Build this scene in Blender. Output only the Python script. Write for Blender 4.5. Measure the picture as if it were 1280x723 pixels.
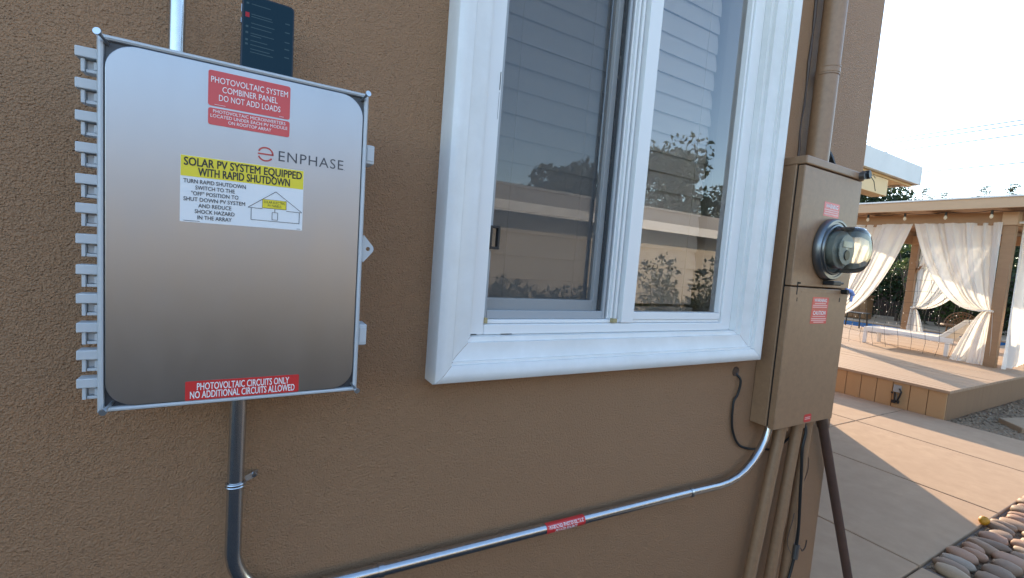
import bpy, bmesh, math, random
from mathutils import Vector, Matrix, noise as mnoise
random.seed(7)
scene = bpy.context.scene
for o in list(bpy.data.objects): bpy.data.objects.remove(o, do_unlink=True)
C = scene.collection
R = math.radians

# ------------------------------------------------------------------ camera, sky, sun, exposure
cam = bpy.data.cameras.new('camera'); camo = bpy.data.objects.new('camera', cam); C.objects.link(camo)
cam.sensor_width = 36; cam.lens = 567.6 / 1280 * 36; cam.clip_start = .02; cam.clip_end = 2000
yaw, pitch, roll = .5254, -.0702, .0785
fw = Vector((math.sin(yaw)*math.cos(pitch), math.cos(yaw)*math.cos(pitch), math.sin(pitch)))
ri = Vector((math.cos(yaw), -math.sin(yaw), 0)); up = ri.cross(fw)
r2 = math.cos(roll)*ri + math.sin(roll)*up; u2 = -math.sin(roll)*ri + math.cos(roll)*up
camo.matrix_world = Matrix(((r2.x, u2.x, -fw.x, .1703), (r2.y, u2.y, -fw.y, -.95), (r2.z, u2.z, -fw.z, 1.53), (0, 0, 0, 1)))
scene.camera = camo
SUN_AZ, SUN_EL = R(41.3), R(18.5)          # azimuth from +Y towards +X
world = bpy.data.worlds.new('World'); scene.world = world; world.use_nodes = True
wn = world.node_tree.nodes; wl = world.node_tree.links
bg = wn['Background']; sky = wn.new('ShaderNodeTexSky'); sky.sky_type = 'NISHITA'; sky.sun_disc = False
sky.sun_elevation = SUN_EL; sky.sun_rotation = SUN_AZ; sky.air_density = 1.0; sky.dust_density = .35; sky.ozone_density = 1.0
wl.new(sky.outputs[0], bg.inputs[0]); bg.inputs[1].default_value = .15
sl = bpy.data.lights.new('sun', 'SUN'); slo = bpy.data.objects.new('sun', sl); C.objects.link(slo)
sl.energy = 2.45; sl.angle = R(.5); sl.color = (1, .78, .55)
sd = Vector((math.sin(SUN_AZ)*math.cos(SUN_EL), math.cos(SUN_AZ)*math.cos(SUN_EL), math.sin(SUN_EL)))
slo.rotation_euler = sd.to_track_quat('Z', 'Y').to_euler(); slo.location = (20, 20, 20)
vs = scene.view_settings; vs.view_transform = 'Standard'; vs.look = 'None'; vs.gamma = 1; vs.use_curve_mapping = False
vs.exposure = 1.92
scene.render.resolution_x, scene.render.resolution_y = 1024, 578
scene.render.engine = 'CYCLES'
scene.cycles.transparent_max_bounces = 24; scene.cycles.max_bounces = 10

# ------------------------------------------------------------------ materials
M = {}
def mat(name, col, rough=.6, metal=0, var=None, bump=None, spec=.5, var2=None, coat=0):
    m = bpy.data.materials.new(name); m.use_nodes = True; M[name] = m
    n = m.node_tree.nodes; l = m.node_tree.links; b = n['Principled BSDF']
    b.inputs['Base Color'].default_value = (*col, 1); b.inputs['Roughness'].default_value = rough
    b.inputs['Metallic'].default_value = metal; b.inputs['Specular IOR Level'].default_value = spec
    if coat: b.inputs['Coat Weight'].default_value = coat
    tc = n.new('ShaderNodeTexCoord')
    src = None
    for v in (var, var2):
        if not v: continue
        sc, amt, c2 = v[:3]
        t = n.new('ShaderNodeTexNoise'); t.inputs['Scale'].default_value = sc; t.inputs['Detail'].default_value = 6; t.inputs['Roughness'].default_value = .65
        mp = n.new('ShaderNodeMapping'); mp.inputs['Scale'].default_value = v[3] if len(v) > 3 else (1, 1, 1)
        l.new(tc.outputs['Object'], mp.inputs[0]); l.new(mp.outputs[0], t.inputs[0])
        r = n.new('ShaderNodeValToRGB'); r.color_ramp.elements[0].position = .5-.5*amt; r.color_ramp.elements[1].position = .5+.5*amt
        l.new(t.outputs[0], r.inputs[0])
        mx = n.new('ShaderNodeMix'); mx.data_type = 'RGBA'
        if src is None: mx.inputs[6].default_value = (*col, 1)
        else: l.new(src, mx.inputs[6])
        mx.inputs[7].default_value = (*c2, 1); l.new(r.outputs[0], mx.inputs[0]); src = mx.outputs[2]
    if src is not None: l.new(src, b.inputs['Base Color'])
    prev = None
    for bb in (bump or []):
        kind, sc, st, dist = bb[:4]
        if kind == 'n':
            t = n.new('ShaderNodeTexNoise'); t.inputs['Detail'].default_value = 4
        else:
            t = n.new('ShaderNodeTexVoronoi')
        t.inputs['Scale'].default_value = sc
        mp = n.new('ShaderNodeMapping'); mp.inputs['Scale'].default_value = bb[4] if len(bb) > 4 else (1, 1, 1)
        l.new(tc.outputs['Object'], mp.inputs[0]); l.new(mp.outputs[0], t.inputs[0])
        bp = n.new('ShaderNodeBump'); bp.inputs['Strength'].default_value = st; bp.inputs['Distance'].default_value = dist
        l.new(t.outputs[0], bp.inputs['Height'])
        if prev: l.new(prev, bp.inputs['Normal'])
        prev = bp.outputs[0]
    if prev: l.new(prev, b.inputs['Normal'])
    return m
mat('stucco', (.42, .240, .130), .62, var=(1.1, .7, (.36, .203, .108)), var2=(300, .36, (.325, .183, .097)), bump=[('v', 300, .8, .003), ('n', 420, .9, .0035), ('n', 130, .6, .0025), ('n', 4, .3, .02)], spec=.4)  # fine colour speckle stands in for the shade in the stucco pits
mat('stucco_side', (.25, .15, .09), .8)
mat('interior', (.55, .53, .50), .9)
mat('white_paint', (.82, .82, .81), .38, var=(30, .5, (.77, .77, .755)), var2=(6, .3, (.72, .715, .69)), bump=[('n', 60, .08, .001)])
mat('vinyl', (.80, .80, .79), .3)
mat('slot_black', (.03, .03, .03), .6)
mat('grey_rail', (.36, .38, .40), .45)
mat('slat', (.90, .90, .89), .45)
mat('cord', (.75, .74, .7), .7)
mat('poly_grey', (.55, .58, .60), .42, var=(18, .6, (.50, .53, .56)))
mat('lid_dark', (.045, .05, .06), .35)
mat('satin_metal', (.35, .362, .388), .34, 1.0, bump=[('n', 3, .02, .01)])
_m = M['satin_metal']; _n = _m.node_tree.nodes; _l = _m.node_tree.links
_tc = _n.new('ShaderNodeTexCoord'); _mp = _n.new('ShaderNodeMapping'); _mp.inputs['Scale'].default_value = (6, 1, 2.2); _t = _n.new('ShaderNodeTexNoise'); _t.inputs['Scale'].default_value = 3; _t.inputs['Detail'].default_value = 8; _t.inputs['Roughness'].default_value = .7
_r = _n.new('ShaderNodeMapRange'); _r.inputs[1].default_value = .35; _r.inputs[2].default_value = .65; _r.inputs[3].default_value = .325; _r.inputs[4].default_value = .365
_l.new(_tc.outputs['Object'], _mp.inputs[0]); _l.new(_mp.outputs[0], _t.inputs[0]); _l.new(_t.outputs[0], _r.inputs[0]); _l.new(_r.outputs[0], _n['Principled BSDF'].inputs['Roughness'])
mat('screw', (.62, .64, .66), .3, .9)
mat('red_sticker', (.62, .035, .035), .38, coat=.3)
mat('yellow_sticker', (.80, .66, .03), .4)
mat('white_sticker', (.78, .80, .82), .4)
mat('black_ink', (.02, .02, .022), .5)
mat('white_ink', (.85, .85, .85), .45)
mat('pink_ink', (.78, .45, .42), .5)
mat('logo_red', (.50, .06, .05), .4)
mat('logo_dark', (.05, .055, .07), .4)
mat('galvanized', (.58, .60, .62), .24, 1.0, var=(90, .6, (.48, .50, .53)), bump=[('n', 25, .05, .002)])
mat('brown_paint', (.275, .165, .094), .42, var=(9, .6, (.255, .145, .077)), var2=(60, .35, (.32, .187, .102)), bump=[('n', 40, .12, .001)])
mat('brown_paint_dark', (.10, .062, .045), .5, var=(25, .5, (.07, .043, .03)))
mat('dark_gap', (.012, .01, .009), .8)
mat('black_rubber', (.012, .012, .013), .5)
mat('rusty_pipe', (.075, .042, .034), .55, var=(20, .5, (.11, .06, .045)))
mat('phone_body', (.02, .022, .026), .25)
mat('meter_ring', (.20, .21, .22), .35, .9)
mat('meter_inner', (.24, .255, .245), .5)
mat('meter_plate', (.42, .42, .36), .5)
mat('seal_blue', (.22, .30, .62), .4)
mat('concrete', (.51, .35, .22), .85, var=(1.3, .5, (.43, .29, .185)), var2=(7, .32, (.42, .28, .175)), bump=[('n', 120, .25, .002), ('n', 9, .2, .004)], spec=.3)
mat('soil', (.16, .105, .068), .95, var=(30, .6, (.25, .165, .105)), bump=[('n', 60, .6, .01)])
mat('asphalt', (.035, .036, .038), .85, var=(20, .6, (.055, .055, .056)), bump=[('n', 90, .5, .006)])
mat('yard', (.22, .19, .16), .9, var=(6, .6, (.28, .24, .2)), bump=[('n', 50, .4, .006)])
mat('edging', (.20, .15, .115), .85, var=(20, .5, (.14, .105, .08)))
for i, c in enumerate([(.40, .25, .155), (.33, .215, .14), (.42, .235, .15), (.29, .19, .125), (.47, .335, .215), (.40, .315, .235), (.46, .265, .165)]):
    mat('stone_%d' % i, c, .6, var=(14, .6, tuple(x*.72 for x in c)), bump=[('n', 60, .15, .003)], spec=.35)
mat('gravel', (.38, .27, .17), .9, var=(30, .8, (.15, .11, .07)))
mat('sandstone', (.40, .28, .17), .85, var=(9, .5, (.32, .22, .135)), bump=[('n', 50, .3, .004)])
mat('deck_side', (.30, .17, .085), .65, var=(4, .7, (.24, .135, .07), (3, 1, .6)))
mat('deck_wood', (.44, .30, .19), .7, var=(5, .7, (.36, .235, .145), (12, .6, 1)), bump=[('n', 40, .2, .002, (6, .5, 1))])
mat('deck_skirt', (.52, .31, .15), .65, var=(4, .7, (.48, .285, .135), (1, 3, .6)))
mat('pergola_wood', (.36, .21, .11), .65, var=(6, .6, (.28, .165, .085), (6, .6, 3)))
mat('pergola_fascia', (.52, .35, .215), .6, var=(6, .6, (.45, .30, .18), (3, .5, 3)))
mat('fascia_white', (.72, .72, .70), .55, var=(3, .5, (.64, .64, .62)))
mat('soffit', (.80, .58, .31), .7)
mat('roof_shingle', (.24, .19, .15), .9, var=(12, .7, (.17, .135, .11)))
mat('roof_tan', (.50, .42, .32), .9, var=(8, .7, (.38, .31, .23)))
mat('neighbour_wall', (.50, .45, .37), .85, var=(3, .6, (.43, .385, .315)), bump=[('n', 50, .3, .003)])
mat('bark', (.10, .07, .05), .9, bump=[('n', 30, .6, .02)])
mat('black_metal', (.015, .015, .016), .45)
mat('white_metal', (.78, .77, .74), .4)
mat('cushion', (.75, .71, .63), .8)
mat('rattan', (.22, .125, .06), .7, var=(40, .6, (.14, .075, .035)))
mat('crate_wood', (.26, .13, .05), .7, var=(8, .6, (.17, .085, .035)))
mat('bulb', (.60, .50, .36), .12)
mat('pool_tile', (.03, .14, .34), .25)
mat('pool_grout', (.30, .38, .45), .6)
mat('fence_wood', (.055, .035, .025), .8)
mat('yellow', (.60, .29, .01), .55, var=(60, .5, (.45, .20, .01)))
mat('plug', (.42, .34, .17), .6)
mat('tape', (.35, .35, .34), .5)

def leaf(name, c1, c2):
    m = bpy.data.materials.new(name); m.use_nodes = True; M[name] = m
    n = m.node_tree.nodes; l = m.node_tree.links; out = n['Material Output']; n.remove(n['Principled BSDF'])
    tc = n.new('ShaderNodeTexCoord'); t = n.new('ShaderNodeTexNoise'); t.inputs['Scale'].default_value = 2.5; t.inputs['Detail'].default_value = 6
    l.new(tc.outputs['Object'], t.inputs[0]); r = n.new('ShaderNodeValToRGB'); l.new(t.outputs[0], r.inputs[0])
    r.color_ramp.elements[0].color = (*c1, 1); r.color_ramp.elements[1].color = (*c2, 1); r.color_ramp.elements[0].position = .35; r.color_ramp.elements[1].position = .68
    d = n.new('ShaderNodeBsdfPrincipled'); d.inputs['Roughness'].default_value = .55; tr = n.new('ShaderNodeBsdfTranslucent'); mx = n.new('ShaderNodeMixShader'); mx.inputs[0].default_value = .4
    l.new(r.outputs[0], d.inputs['Base Color']); l.new(r.outputs[0], tr.inputs[0]); l.new(d.outputs[0], mx.inputs[1]); l.new(tr.outputs[0], mx.inputs[2]); l.new(mx.outputs[0], out.inputs[0])
leaf('leaf_dark', (.018, .035, .014), (.05, .075, .022))
leaf('leaf_sunlit', (.045, .075, .02), (.11, .14, .035))  # lighter green puts the sunlit look into the leaf colour
leaf('leaf_pine_hazed', (.06, .075, .05), (.12, .14, .085))  # leaf colour paled to stand in for haze over the far trees

def glassmat(name, ior, tint=(.92, .95, .95), rough=0.0):
    m = bpy.data.materials.new(name); m.use_nodes = True; M[name] = m
    n = m.node_tree.nodes; l = m.node_tree.links; out = n['Material Output']; n.remove(n['Principled BSDF'])
    f = n.new('ShaderNodeFresnel'); f.inputs[0].default_value = ior
    t = n.new('ShaderNodeBsdfTransparent'); t.inputs[0].default_value = (*tint, 1)
    g = n.new('ShaderNodeBsdfGlossy'); g.inputs['Roughness'].default_value = rough
    mx = n.new('ShaderNodeMixShader'); l.new(f.outputs[0], mx.inputs[0]); l.new(t.outputs[0], mx.inputs[1]); l.new(g.outputs[0], mx.inputs[2]); l.new(mx.outputs[0], out.inputs[0])
glassmat('glass', 2.75, (.985, .99, .995))
glassmat('meter_glass', 1.5, (.97, .975, .92), .02)
def meshmat(name, col, alpha, transl=0.0):
    m = bpy.data.materials.new(name); m.use_nodes = True; M[name] = m
    n = m.node_tree.nodes; l = m.node_tree.links; out = n['Material Output']; n.remove(n['Principled BSDF'])
    t = n.new('ShaderNodeBsdfTransparent'); d = n.new('ShaderNodeBsdfDiffuse'); d.inputs[0].default_value = (*col, 1)
    s = d
    if transl:
        tr = n.new('ShaderNodeBsdfTranslucent'); tr.inputs[0].default_value = (*col, 1); m2 = n.new('ShaderNodeMixShader'); m2.inputs[0].default_value = transl
        l.new(d.outputs[0], m2.inputs[1]); l.new(tr.outputs[0], m2.inputs[2]); s = m2
    mx = n.new('ShaderNodeMixShader'); mx.inputs[0].default_value = alpha
    l.new(t.outputs[0], mx.inputs[1]); l.new(s.outputs[0], mx.inputs[2]); l.new(mx.outputs[0], out.inputs[0])
meshmat('insect_screen', (.10, .105, .11), .42)
meshmat('sheer', (.88, .86, .81), .84, .5)
def water():
    m = mat('pool_water', (.02, .10, .20), .05, bump=[('n', 3, .15, .05)]); return m
water()
def screenmat():
    m = mat('phone_screen', (.004, .008, .012), .12, spec=.15)
    b = m.node_tree.nodes['Principled BSDF']; b.inputs['Emission Color'].default_value = (.004, .016, .03, 1); b.inputs['Emission Strength'].default_value = .3
    m = mat('phone_text', (.02, .03, .035), .3, spec=.2)
    b = m.node_tree.nodes['Principled BSDF']; b.inputs['Emission Color'].default_value = (.03, .06, .08, 1); b.inputs['Emission Strength'].default_value = .2
    m = mat('phone_icon', (.2, .015, .02), .3, spec=.2)
    b = m.node_tree.nodes['Principled BSDF']; b.inputs['Emission Color'].default_value = (.15, .01, .015, 1); b.inputs['Emission Strength'].default_value = .2
screenmat()

# ------------------------------------------------------------------ mesh builder
class MB:
    def __init__(s): s.v = []; s.f = []
    def add(s, vs, fs):
        b = len(s.v); s.v += [tuple(p) for p in vs]; s.f += [tuple(b+i for i in f) for f in fs]; return s
    def box(s, x0, x1, y0, y1, z0, z1):
        x0, x1 = sorted((x0, x1)); y0, y1 = sorted((y0, y1)); z0, z1 = sorted((z0, z1))
        return s.add([(x0, y0, z0), (x1, y0, z0), (x1, y1, z0), (x0, y1, z0), (x0, y0, z1), (x1, y0, z1), (x1, y1, z1), (x0, y1, z1)],
                     [(0, 3, 2, 1), (4, 5, 6, 7), (0, 1, 5, 4), (1, 2, 6, 5), (2, 3, 7, 6), (3, 0, 4, 7)])
    def tube(s, pts, r, n=12, cap=True, closed=False):
        pts = [Vector(p) for p in pts]; rs = r if isinstance(r, (list, tuple)) else [r]*len(pts)
        N = len(pts); vs = []; fs = []; prev = None
        for i, p in enumerate(pts):
            a = pts[i-1] if (i > 0 or closed) else pts[0]; b = pts[(i+1) % N] if (i < N-1 or closed) else pts[-1]
            t = (b-a).normalized()
            if prev is None:
                ref = Vector((0, 0, 1)) if abs(t.z) < .9 else Vector((0, 1, 0)); u = t.cross(ref).normalized()
            else: u = (prev - t*prev.dot(t)).normalized()
            prev = u; w = t.cross(u)
            for k in range(n):
                an = 2*math.pi*k/n; vs.append(p + rs[i]*(math.cos(an)*u + math.sin(an)*w))
        for i in range(N if closed else N-1):
            j = (i+1) % N
            for k in range(n): fs.append((i*n+k, i*n+(k+1) % n, j*n+(k+1) % n, j*n+k))
        if cap and not closed: fs.append(tuple(range(n-1, -1, -1))); fs.append(tuple((N-1)*n+k for k in range(n)))
        return s.add(vs, fs)
    def lathe_y(s, cx, cz, prof, n=40):      # prof: (radius, y) along the Y axis
        vs = []; fs = []
        for r, y in prof:
            for k in range(n):
                a = 2*math.pi*k/n; vs.append((cx+r*math.cos(a), y, cz+r*math.sin(a)))
        for i in range(len(prof)-1):
            for k in range(n): fs.append((i*n+k, i*n+(k+1) % n, (i+1)*n+(k+1) % n, (i+1)*n+k))
        return s.add(vs, fs)
    def poly_y(s, pts, y0, y1):              # outline in XZ extruded from y0 (front) to y1
        n = len(pts); vs = [(x, y0, z) for x, z in pts] + [(x, y1, z) for x, z in pts]
        fs = [tuple(range(n)), tuple(range(2*n-1, n-1, -1))] + [(i, n+i, n+(i+1) % n, (i+1) % n) for i in range(n)]
        return s.add(vs, fs)
    def grid(s, fn, nu, nv):
        vs = [fn(i/nu, j/nv) for j in range(nv+1) for i in range(nu+1)]
        fs = [(j*(nu+1)+i, j*(nu+1)+i+1, (j+1)*(nu+1)+i+1, (j+1)*(nu+1)+i) for j in range(nv) for i in range(nu)]
        return s.add(vs, fs)
    def build(s, name, material, parent=None, origin=None, bevel=0, seg=2, smooth=False, fixn=True):
        o0 = Vector(origin) if origin is not None else (ORG.get(parent.name, Vector()) if parent else Vector())
        me = bpy.data.meshes.new(name); me.from_pydata([tuple(Vector(p)-o0) for p in s.v], [], s.f)
        if bevel or fixn:
            bm = bmesh.new(); bm.from_mesh(me)
            if fixn: bmesh.ops.recalc_face_normals(bm, faces=bm.faces)
            if bevel: bmesh.ops.bevel(bm, geom=[e for e in bm.edges if len(e.link_faces) == 2 and e.calc_face_angle(0) > .5], offset=bevel, segments=seg, affect='EDGES', profile=.5, clamp_overlap=True)
            bm.to_mesh(me); bm.free()
        me.materials.append(M[material] if isinstance(material, str) else material)
        if smooth:
            me.polygons.foreach_set('use_smooth', [True]*len(me.polygons))
            if smooth != 'all': me.set_sharp_from_angle(angle=R(38))
        o = bpy.data.objects.new(name, me); C.objects.link(o)
        if parent: o.parent = parent; ORG[o.name] = o0
        elif origin is not None: o.location = o0; ORG[o.name] = o0
        return o
ORG = {}
def tag(o, label=None, cat=None, group=None, kind=None):
    for k, v in (('label', label), ('category', cat), ('group', group), ('kind', kind)):
        if v: o[k] = v
    return o
def thing(name, loc, label, cat, group=None, rot=None):
    o = bpy.data.objects.new(name, None); o.empty_display_size = .1; C.objects.link(o); o.location = loc
    ORG[o.name] = Vector(loc)
    if rot: o.rotation_euler = rot; ORG[o.name] = Vector()   # rotated things are built in local coordinates
    return tag(o, label, cat, group)
def struct(name, mb, material, **k):
    return tag(mb.build(name, material, **k), kind='structure')
def box(*a): return MB().box(*a)
def bezier(p0, p1, p2, t): return (1-t)**2*p0 + 2*t*(1-t)*p1 + t*t*p2

def lettering(lines, x0, x1, z0, z1, y, material, parent, bold=0.0, spacing=1.0, gap=.28, widths=None, name='lettering', warp=None):
    """flat print: each line fitted between z0..z1, centred in x0..x1, facing -Y"""
    n = len(lines); lh = (z1-z0)/(n + gap*(n-1)); V = []; F = []
    for i, tx in enumerate(lines):
        cu = bpy.data.curves.new('t', 'FONT'); cu.body = tx; cu.space_character = spacing; cu.resolution_u = 3
        ob = bpy.data.objects.new('t', cu); C.objects.link(ob); bpy.context.view_layer.update()
        me = bpy.data.meshes.new_from_object(ob.evaluated_get(bpy.context.evaluated_depsgraph_get()))
        bpy.data.objects.remove(ob); bpy.data.curves.remove(cu)
        if not me.vertices: continue
        xs = [v.co.x for v in me.vertices]; xa, xb = min(xs), max(xs)
        cap = .70; w = (widths[i] if widths else 1.0)*(x1-x0); sx = w/(xb-xa); sz = lh/cap
        if not widths: sx = min(sx, sz*1.0)
        cx = (x0+x1)/2; zb = z1 - lh - i*lh*(1+gap); b = len(V)
        sh = lh*bold*4
        for c_, (ox, oz) in enumerate(((0, 0), (sh, 0), (0, sh), (sh, sh)) if bold > 0 else ((0, 0),)):
            b = len(V)
            V += [(cx + ox - sh/2 + (v.co.x-(xa+xb)/2)*sx, y - c_*.00004, zb + oz - sh/2 + v.co.y*sz) for v in me.vertices]
            F += [tuple(b+k for k in p.vertices) for p in me.polygons]
        bpy.data.meshes.remove(me)
    mb = MB(); mb.add([warp(*p) for p in V] if warp else V, F)
    return mb.build(name, material, parent, fixn=False)
def lines_ink(parent, rects, y, material, name='fine_print'):
    mb = MB()
    for x0, x1, z0, z1 in rects: mb.add([(x0, y, z0), (x1, y, z0), (x1, y, z1), (x0, y, z1)], [(0, 1, 2, 3)])
    return mb.build(name, material, parent, fixn=False)
def rrect(x0, x1, z0, z1, r, n=5):
    pts = []
    for cx, cz, a0 in ((x1-r, z0+r, -90), (x1-r, z1-r, 0), (x0+r, z1-r, 90), (x0+r, z0+r, 180)):
        for k in range(n+1):
            a = R(a0+90*k/n); pts.append((cx+r*math.cos(a), cz+r*math.sin(a)))
    return pts

# ------------------------------------------------------------------ ground
struct('ground', MB().add([(-300, -300, -.09), (600, -300, -.09), (600, 300, -.09), (-300, 300, -.09)], [(0, 1, 2, 3)]), 'yard')
path = struct('concrete_path', box(1.9, 7.395, -1.5, 3.6, -.085, -.035), 'soil')
struct('reflection_ground', MB().add([(-30, -4.4, -.03), (1.92, -4.4, -.03), (1.92, .5, -.03), (-30, .5, -.03), (20, -4.4, -.06), (20, -1.52, -.06), (1.92, -1.52, -.03), (3.4, -1.52, -.06), (3.4, -4.4, -.06), (1.92, -4.4, -.031)], [(0, 1, 2, 3), (9, 8, 7, 6), (8, 4, 5, 7)]), 'asphalt', fixn=False)  # unseen dark ground, added to darken the metal door's reflection and cut warm bounce
# the rock bed's area is sunk out of the path by its own sheet, laid above the path's bedding
xs = [-6.6, -5.2, -3.75, -2.3, -.85, .6, 2.05, 3.45, 4.80, 6.13, 7.395]; ys = [-4.2, -2.9, -1.48, -.05, 1.40, 2.85]
for i in range(len(xs)-1):
    for j in range(len(ys)-1):
        x0, x1, y0, y1 = xs[i], xs[i+1], ys[j], ys[j+1]
        if y1 <= -.04 and x0 > 3.4: continue
        if y0 > -.1 and x1 < 2.4 : continue
        if x0 < 2.0 or y0 < -1.6: continue
        if x1 > 3.4 and x0 < 2.1 and y0 > -.1: pass
        if y0 > -.1: x0 = max(x0, 2.40)
        s = box(x0+.006, x1-.006, y0+.006, y1-.006, -.034, random.uniform(-.002, .001)).build('slab', 'concrete', path, bevel=.006, seg=2)
bed = struct('rock_bed', box(3.47, 7.6, -3.0, -.061, -.034, -.022), 'soil')
edge = box(3.45, 7.395, -.0605, -.046, -.034, -.020).build('edging_strip', 'edging', bed, bevel=.003)
box(3.44, 3.47, -3.0, -.075, -.034, -.006).build('edging_strip', 'edging', bed, bevel=.003)
# river stones
def stone_mesh(seed):
    bm = bmesh.new(); bmesh.ops.create_icosphere(bm, subdivisions=2, radius=1); rr = random.Random(seed)
    off = Vector((rr.random()*9, rr.random()*9, rr.random()*9))
    for v in bm.verts:
        d = 1 + .16*mnoise.noise(v.co*1.1+off); v.co = v.co*d
        v.co = Vector([math.copysign(abs(q)**e, q) for q, e in zip(v.co, (.88, .80, .75))])
    me = bpy.data.meshes.new('stone'); bm.to_mesh(me); bm.free()
    me.polygons.foreach_set('use_smooth', [True]*len(me.polygons)); return me
protos = []
for k in range(7):
    for c in range(2):
        me = stone_mesh(k*2+c); me.materials.append(M['stone_%d' % k]); protos.append(me)
def put_stone(x, y, a, b, h, rot, me):
    o = bpy.data.objects.new('stone', me); C.objects.link(o); o.parent = bed
    o.location = (x, y, -.022+h*.72); o.scale = (a, b, h); o.rotation_euler = (random.uniform(-.12, .12), random.uniform(-.12, .12), rot)
rs = random.Random(11); yrow = -.130; row = 0
while yrow > -1.5:
    x = 3.56 + (row % 2)*.05
    while x < (7.2 if row < 5 else 5.6):
        a = rs.uniform(.036, .064); b = rs.uniform(.055, .094)
        if rs.random() < .18: b = rs.uniform(.05, .07)
        put_stone(x+a, yrow+rs.uniform(-.02, .02), a, b, rs.uniform(.026, .037), rs.uniform(-.5, .3), rs.choice(protos))
        x += 2*a + rs.uniform(-.004, .008)
    yrow -= rs.uniform(.150, .165); row += 1
for x, y, w, b in ((3.535, -.16, .05, .075), (3.54, -.335, .055, .085)):
    put_stone(x, y, w, b, .034, .1, protos[9])
g = MB(); rg = random.Random(3)
def pebble(g, x, y, z, r, rg):
    a = rg.uniform(0, 6.28); sx, sy, sz = r*rg.uniform(.8, 1.5), r*rg.uniform(.6, 1), r*rg.uniform(.4, .7)
    ca, sa = math.cos(a), math.sin(a); P = []
    for px, py, pz in ((1, 0, 0), (-1, 0, 0), (0, 1, 0), (0, -1, 0), (0, 0, 1), (.6, .6, .5), (-.6, .5, .6), (.4, -.7, .5)):
        P.append((x+ca*px*sx-sa*py*sy, y+sa*px*sx+ca*py*sy, z+pz*sz))
    g.add(P, [(0, 5, 4), (5, 2, 4), (2, 6, 4), (6, 1, 4), (1, 3, 4), (3, 7, 4), (7, 0, 4), (0, 2, 5), (2, 1, 6), (3, 0, 7)])
for i in range(2600): pebble(g, rg.uniform(3.5, 6.6), -.063-rg.random()**2*1.1, -.020, rg.uniform(.006, .015), rg)
tag(g.build('grit', 'gravel', bed, fixn=False), kind='stuff')
gb = struct('gravel_bed', box(7.41, 20, -2, 1.015, -.08, -.03), 'soil')
g = MB()
for i in range(9000):
    x = 7.42+9*rg.random()**1.7; y = rg.uniform(-.9, 1.0); pebble(g, x, y, -.026, rg.uniform(.014, .034)*(1+.04*(x-7.4)), rg)
tag(g.build('gravel', 'gravel', gb, fixn=False), label='grey brown crushed gravel beside the deck', kind='stuff')
t = thing('stepping_stone', (8.15, .56, -.03), 'flat tan stepping stone half sunk in the gravel beside the deck', 'stepping stone')
MB().add([(7.86, .48, -.03), (8.7, .30, -.03), (8.9, .52, -.03), (8.15, .74, -.03), (7.86, .48, .045), (8.7, .30, .045), (8.9, .52, .045), (8.15, .74, .045)],
         [(4, 5, 6, 7), (0, 1, 5, 4), (1, 2, 6, 5), (2, 3, 7, 6), (3, 0, 4, 7)]).build('slab', 'sandstone', t, bevel=.012)
y_ = MB(); y_.grid(lambda u, v: (4.47+.038*math.sin(math.pi*v)*math.cos(2*math.pi*u), -.048+.028*math.sin(math.pi*v)*math.sin(2*math.pi*u), .024-.026*math.cos(math.pi*v)+.003*math.sin(9*u)), 16, 8)
tag(y_.build('fallen_fruit', 'yellow', origin=(4.47, -.048, .0), smooth='all'), 'small yellow fruit lying against the edge of the concrete by the river stones', 'fruit')

# ------------------------------------------------------------------ house
house = thing('house', (0, 0, 0), 'brown stucco house with white window and low roof with white fascia', 'house')
WX0, WX1, WZ0, WZ1 = .60, 1.60, 1.325, 2.62       # window opening
HT = 3.7  # unseen wall top, raised so its shadow covers more of the house opposite
w = MB(); X = [-7, WX0, WX1, 2.345]; Z = [-.09, WZ0, WZ1, HT]
for i in range(3):
    for j in range(3):
        if (i, j) == (1, 1): continue
        w.add([(X[i], 0, Z[j]), (X[i+1], 0, Z[j]), (X[i+1], 0, Z[j+1]), (X[i], 0, Z[j+1])], [(0, 1, 2, 3)])
w.add([(WX0, 0, WZ0), (WX0, .18, WZ0), (WX0, .18, WZ1), (WX0, 0, WZ1), (WX1, 0, WZ0), (WX1, .18, WZ0), (WX1, .18, WZ1), (WX1, 0, WZ1)], [(0, 1, 2, 3), (4, 7, 6, 5), (0, 4, 5, 1), (3, 2, 6, 7)])
pr_ = [(2.345, 0)] + [(2.345+.018*math.sin(R(a)), .018-.018*math.cos(R(a))) for a in (15, 30, 45, 60, 75, 90)] + [(2.363, 2.19)]
for (xa, ya), (xb, yb) in zip(pr_, pr_[1:]): w.add([(xa, ya, -.09), (xb, yb, -.09), (xb, yb, HT), (xa, ya, HT)], [(0, 1, 2, 3)])
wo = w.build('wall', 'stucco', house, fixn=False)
bm = bmesh.new(); bm.from_mesh(wo.data); bmesh.ops.remove_doubles(bm, verts=bm.verts, dist=1e-5); bmesh.ops.recalc_face_normals(bm, faces=bm.faces); bm.to_mesh(wo.data); bm.free()
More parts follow.
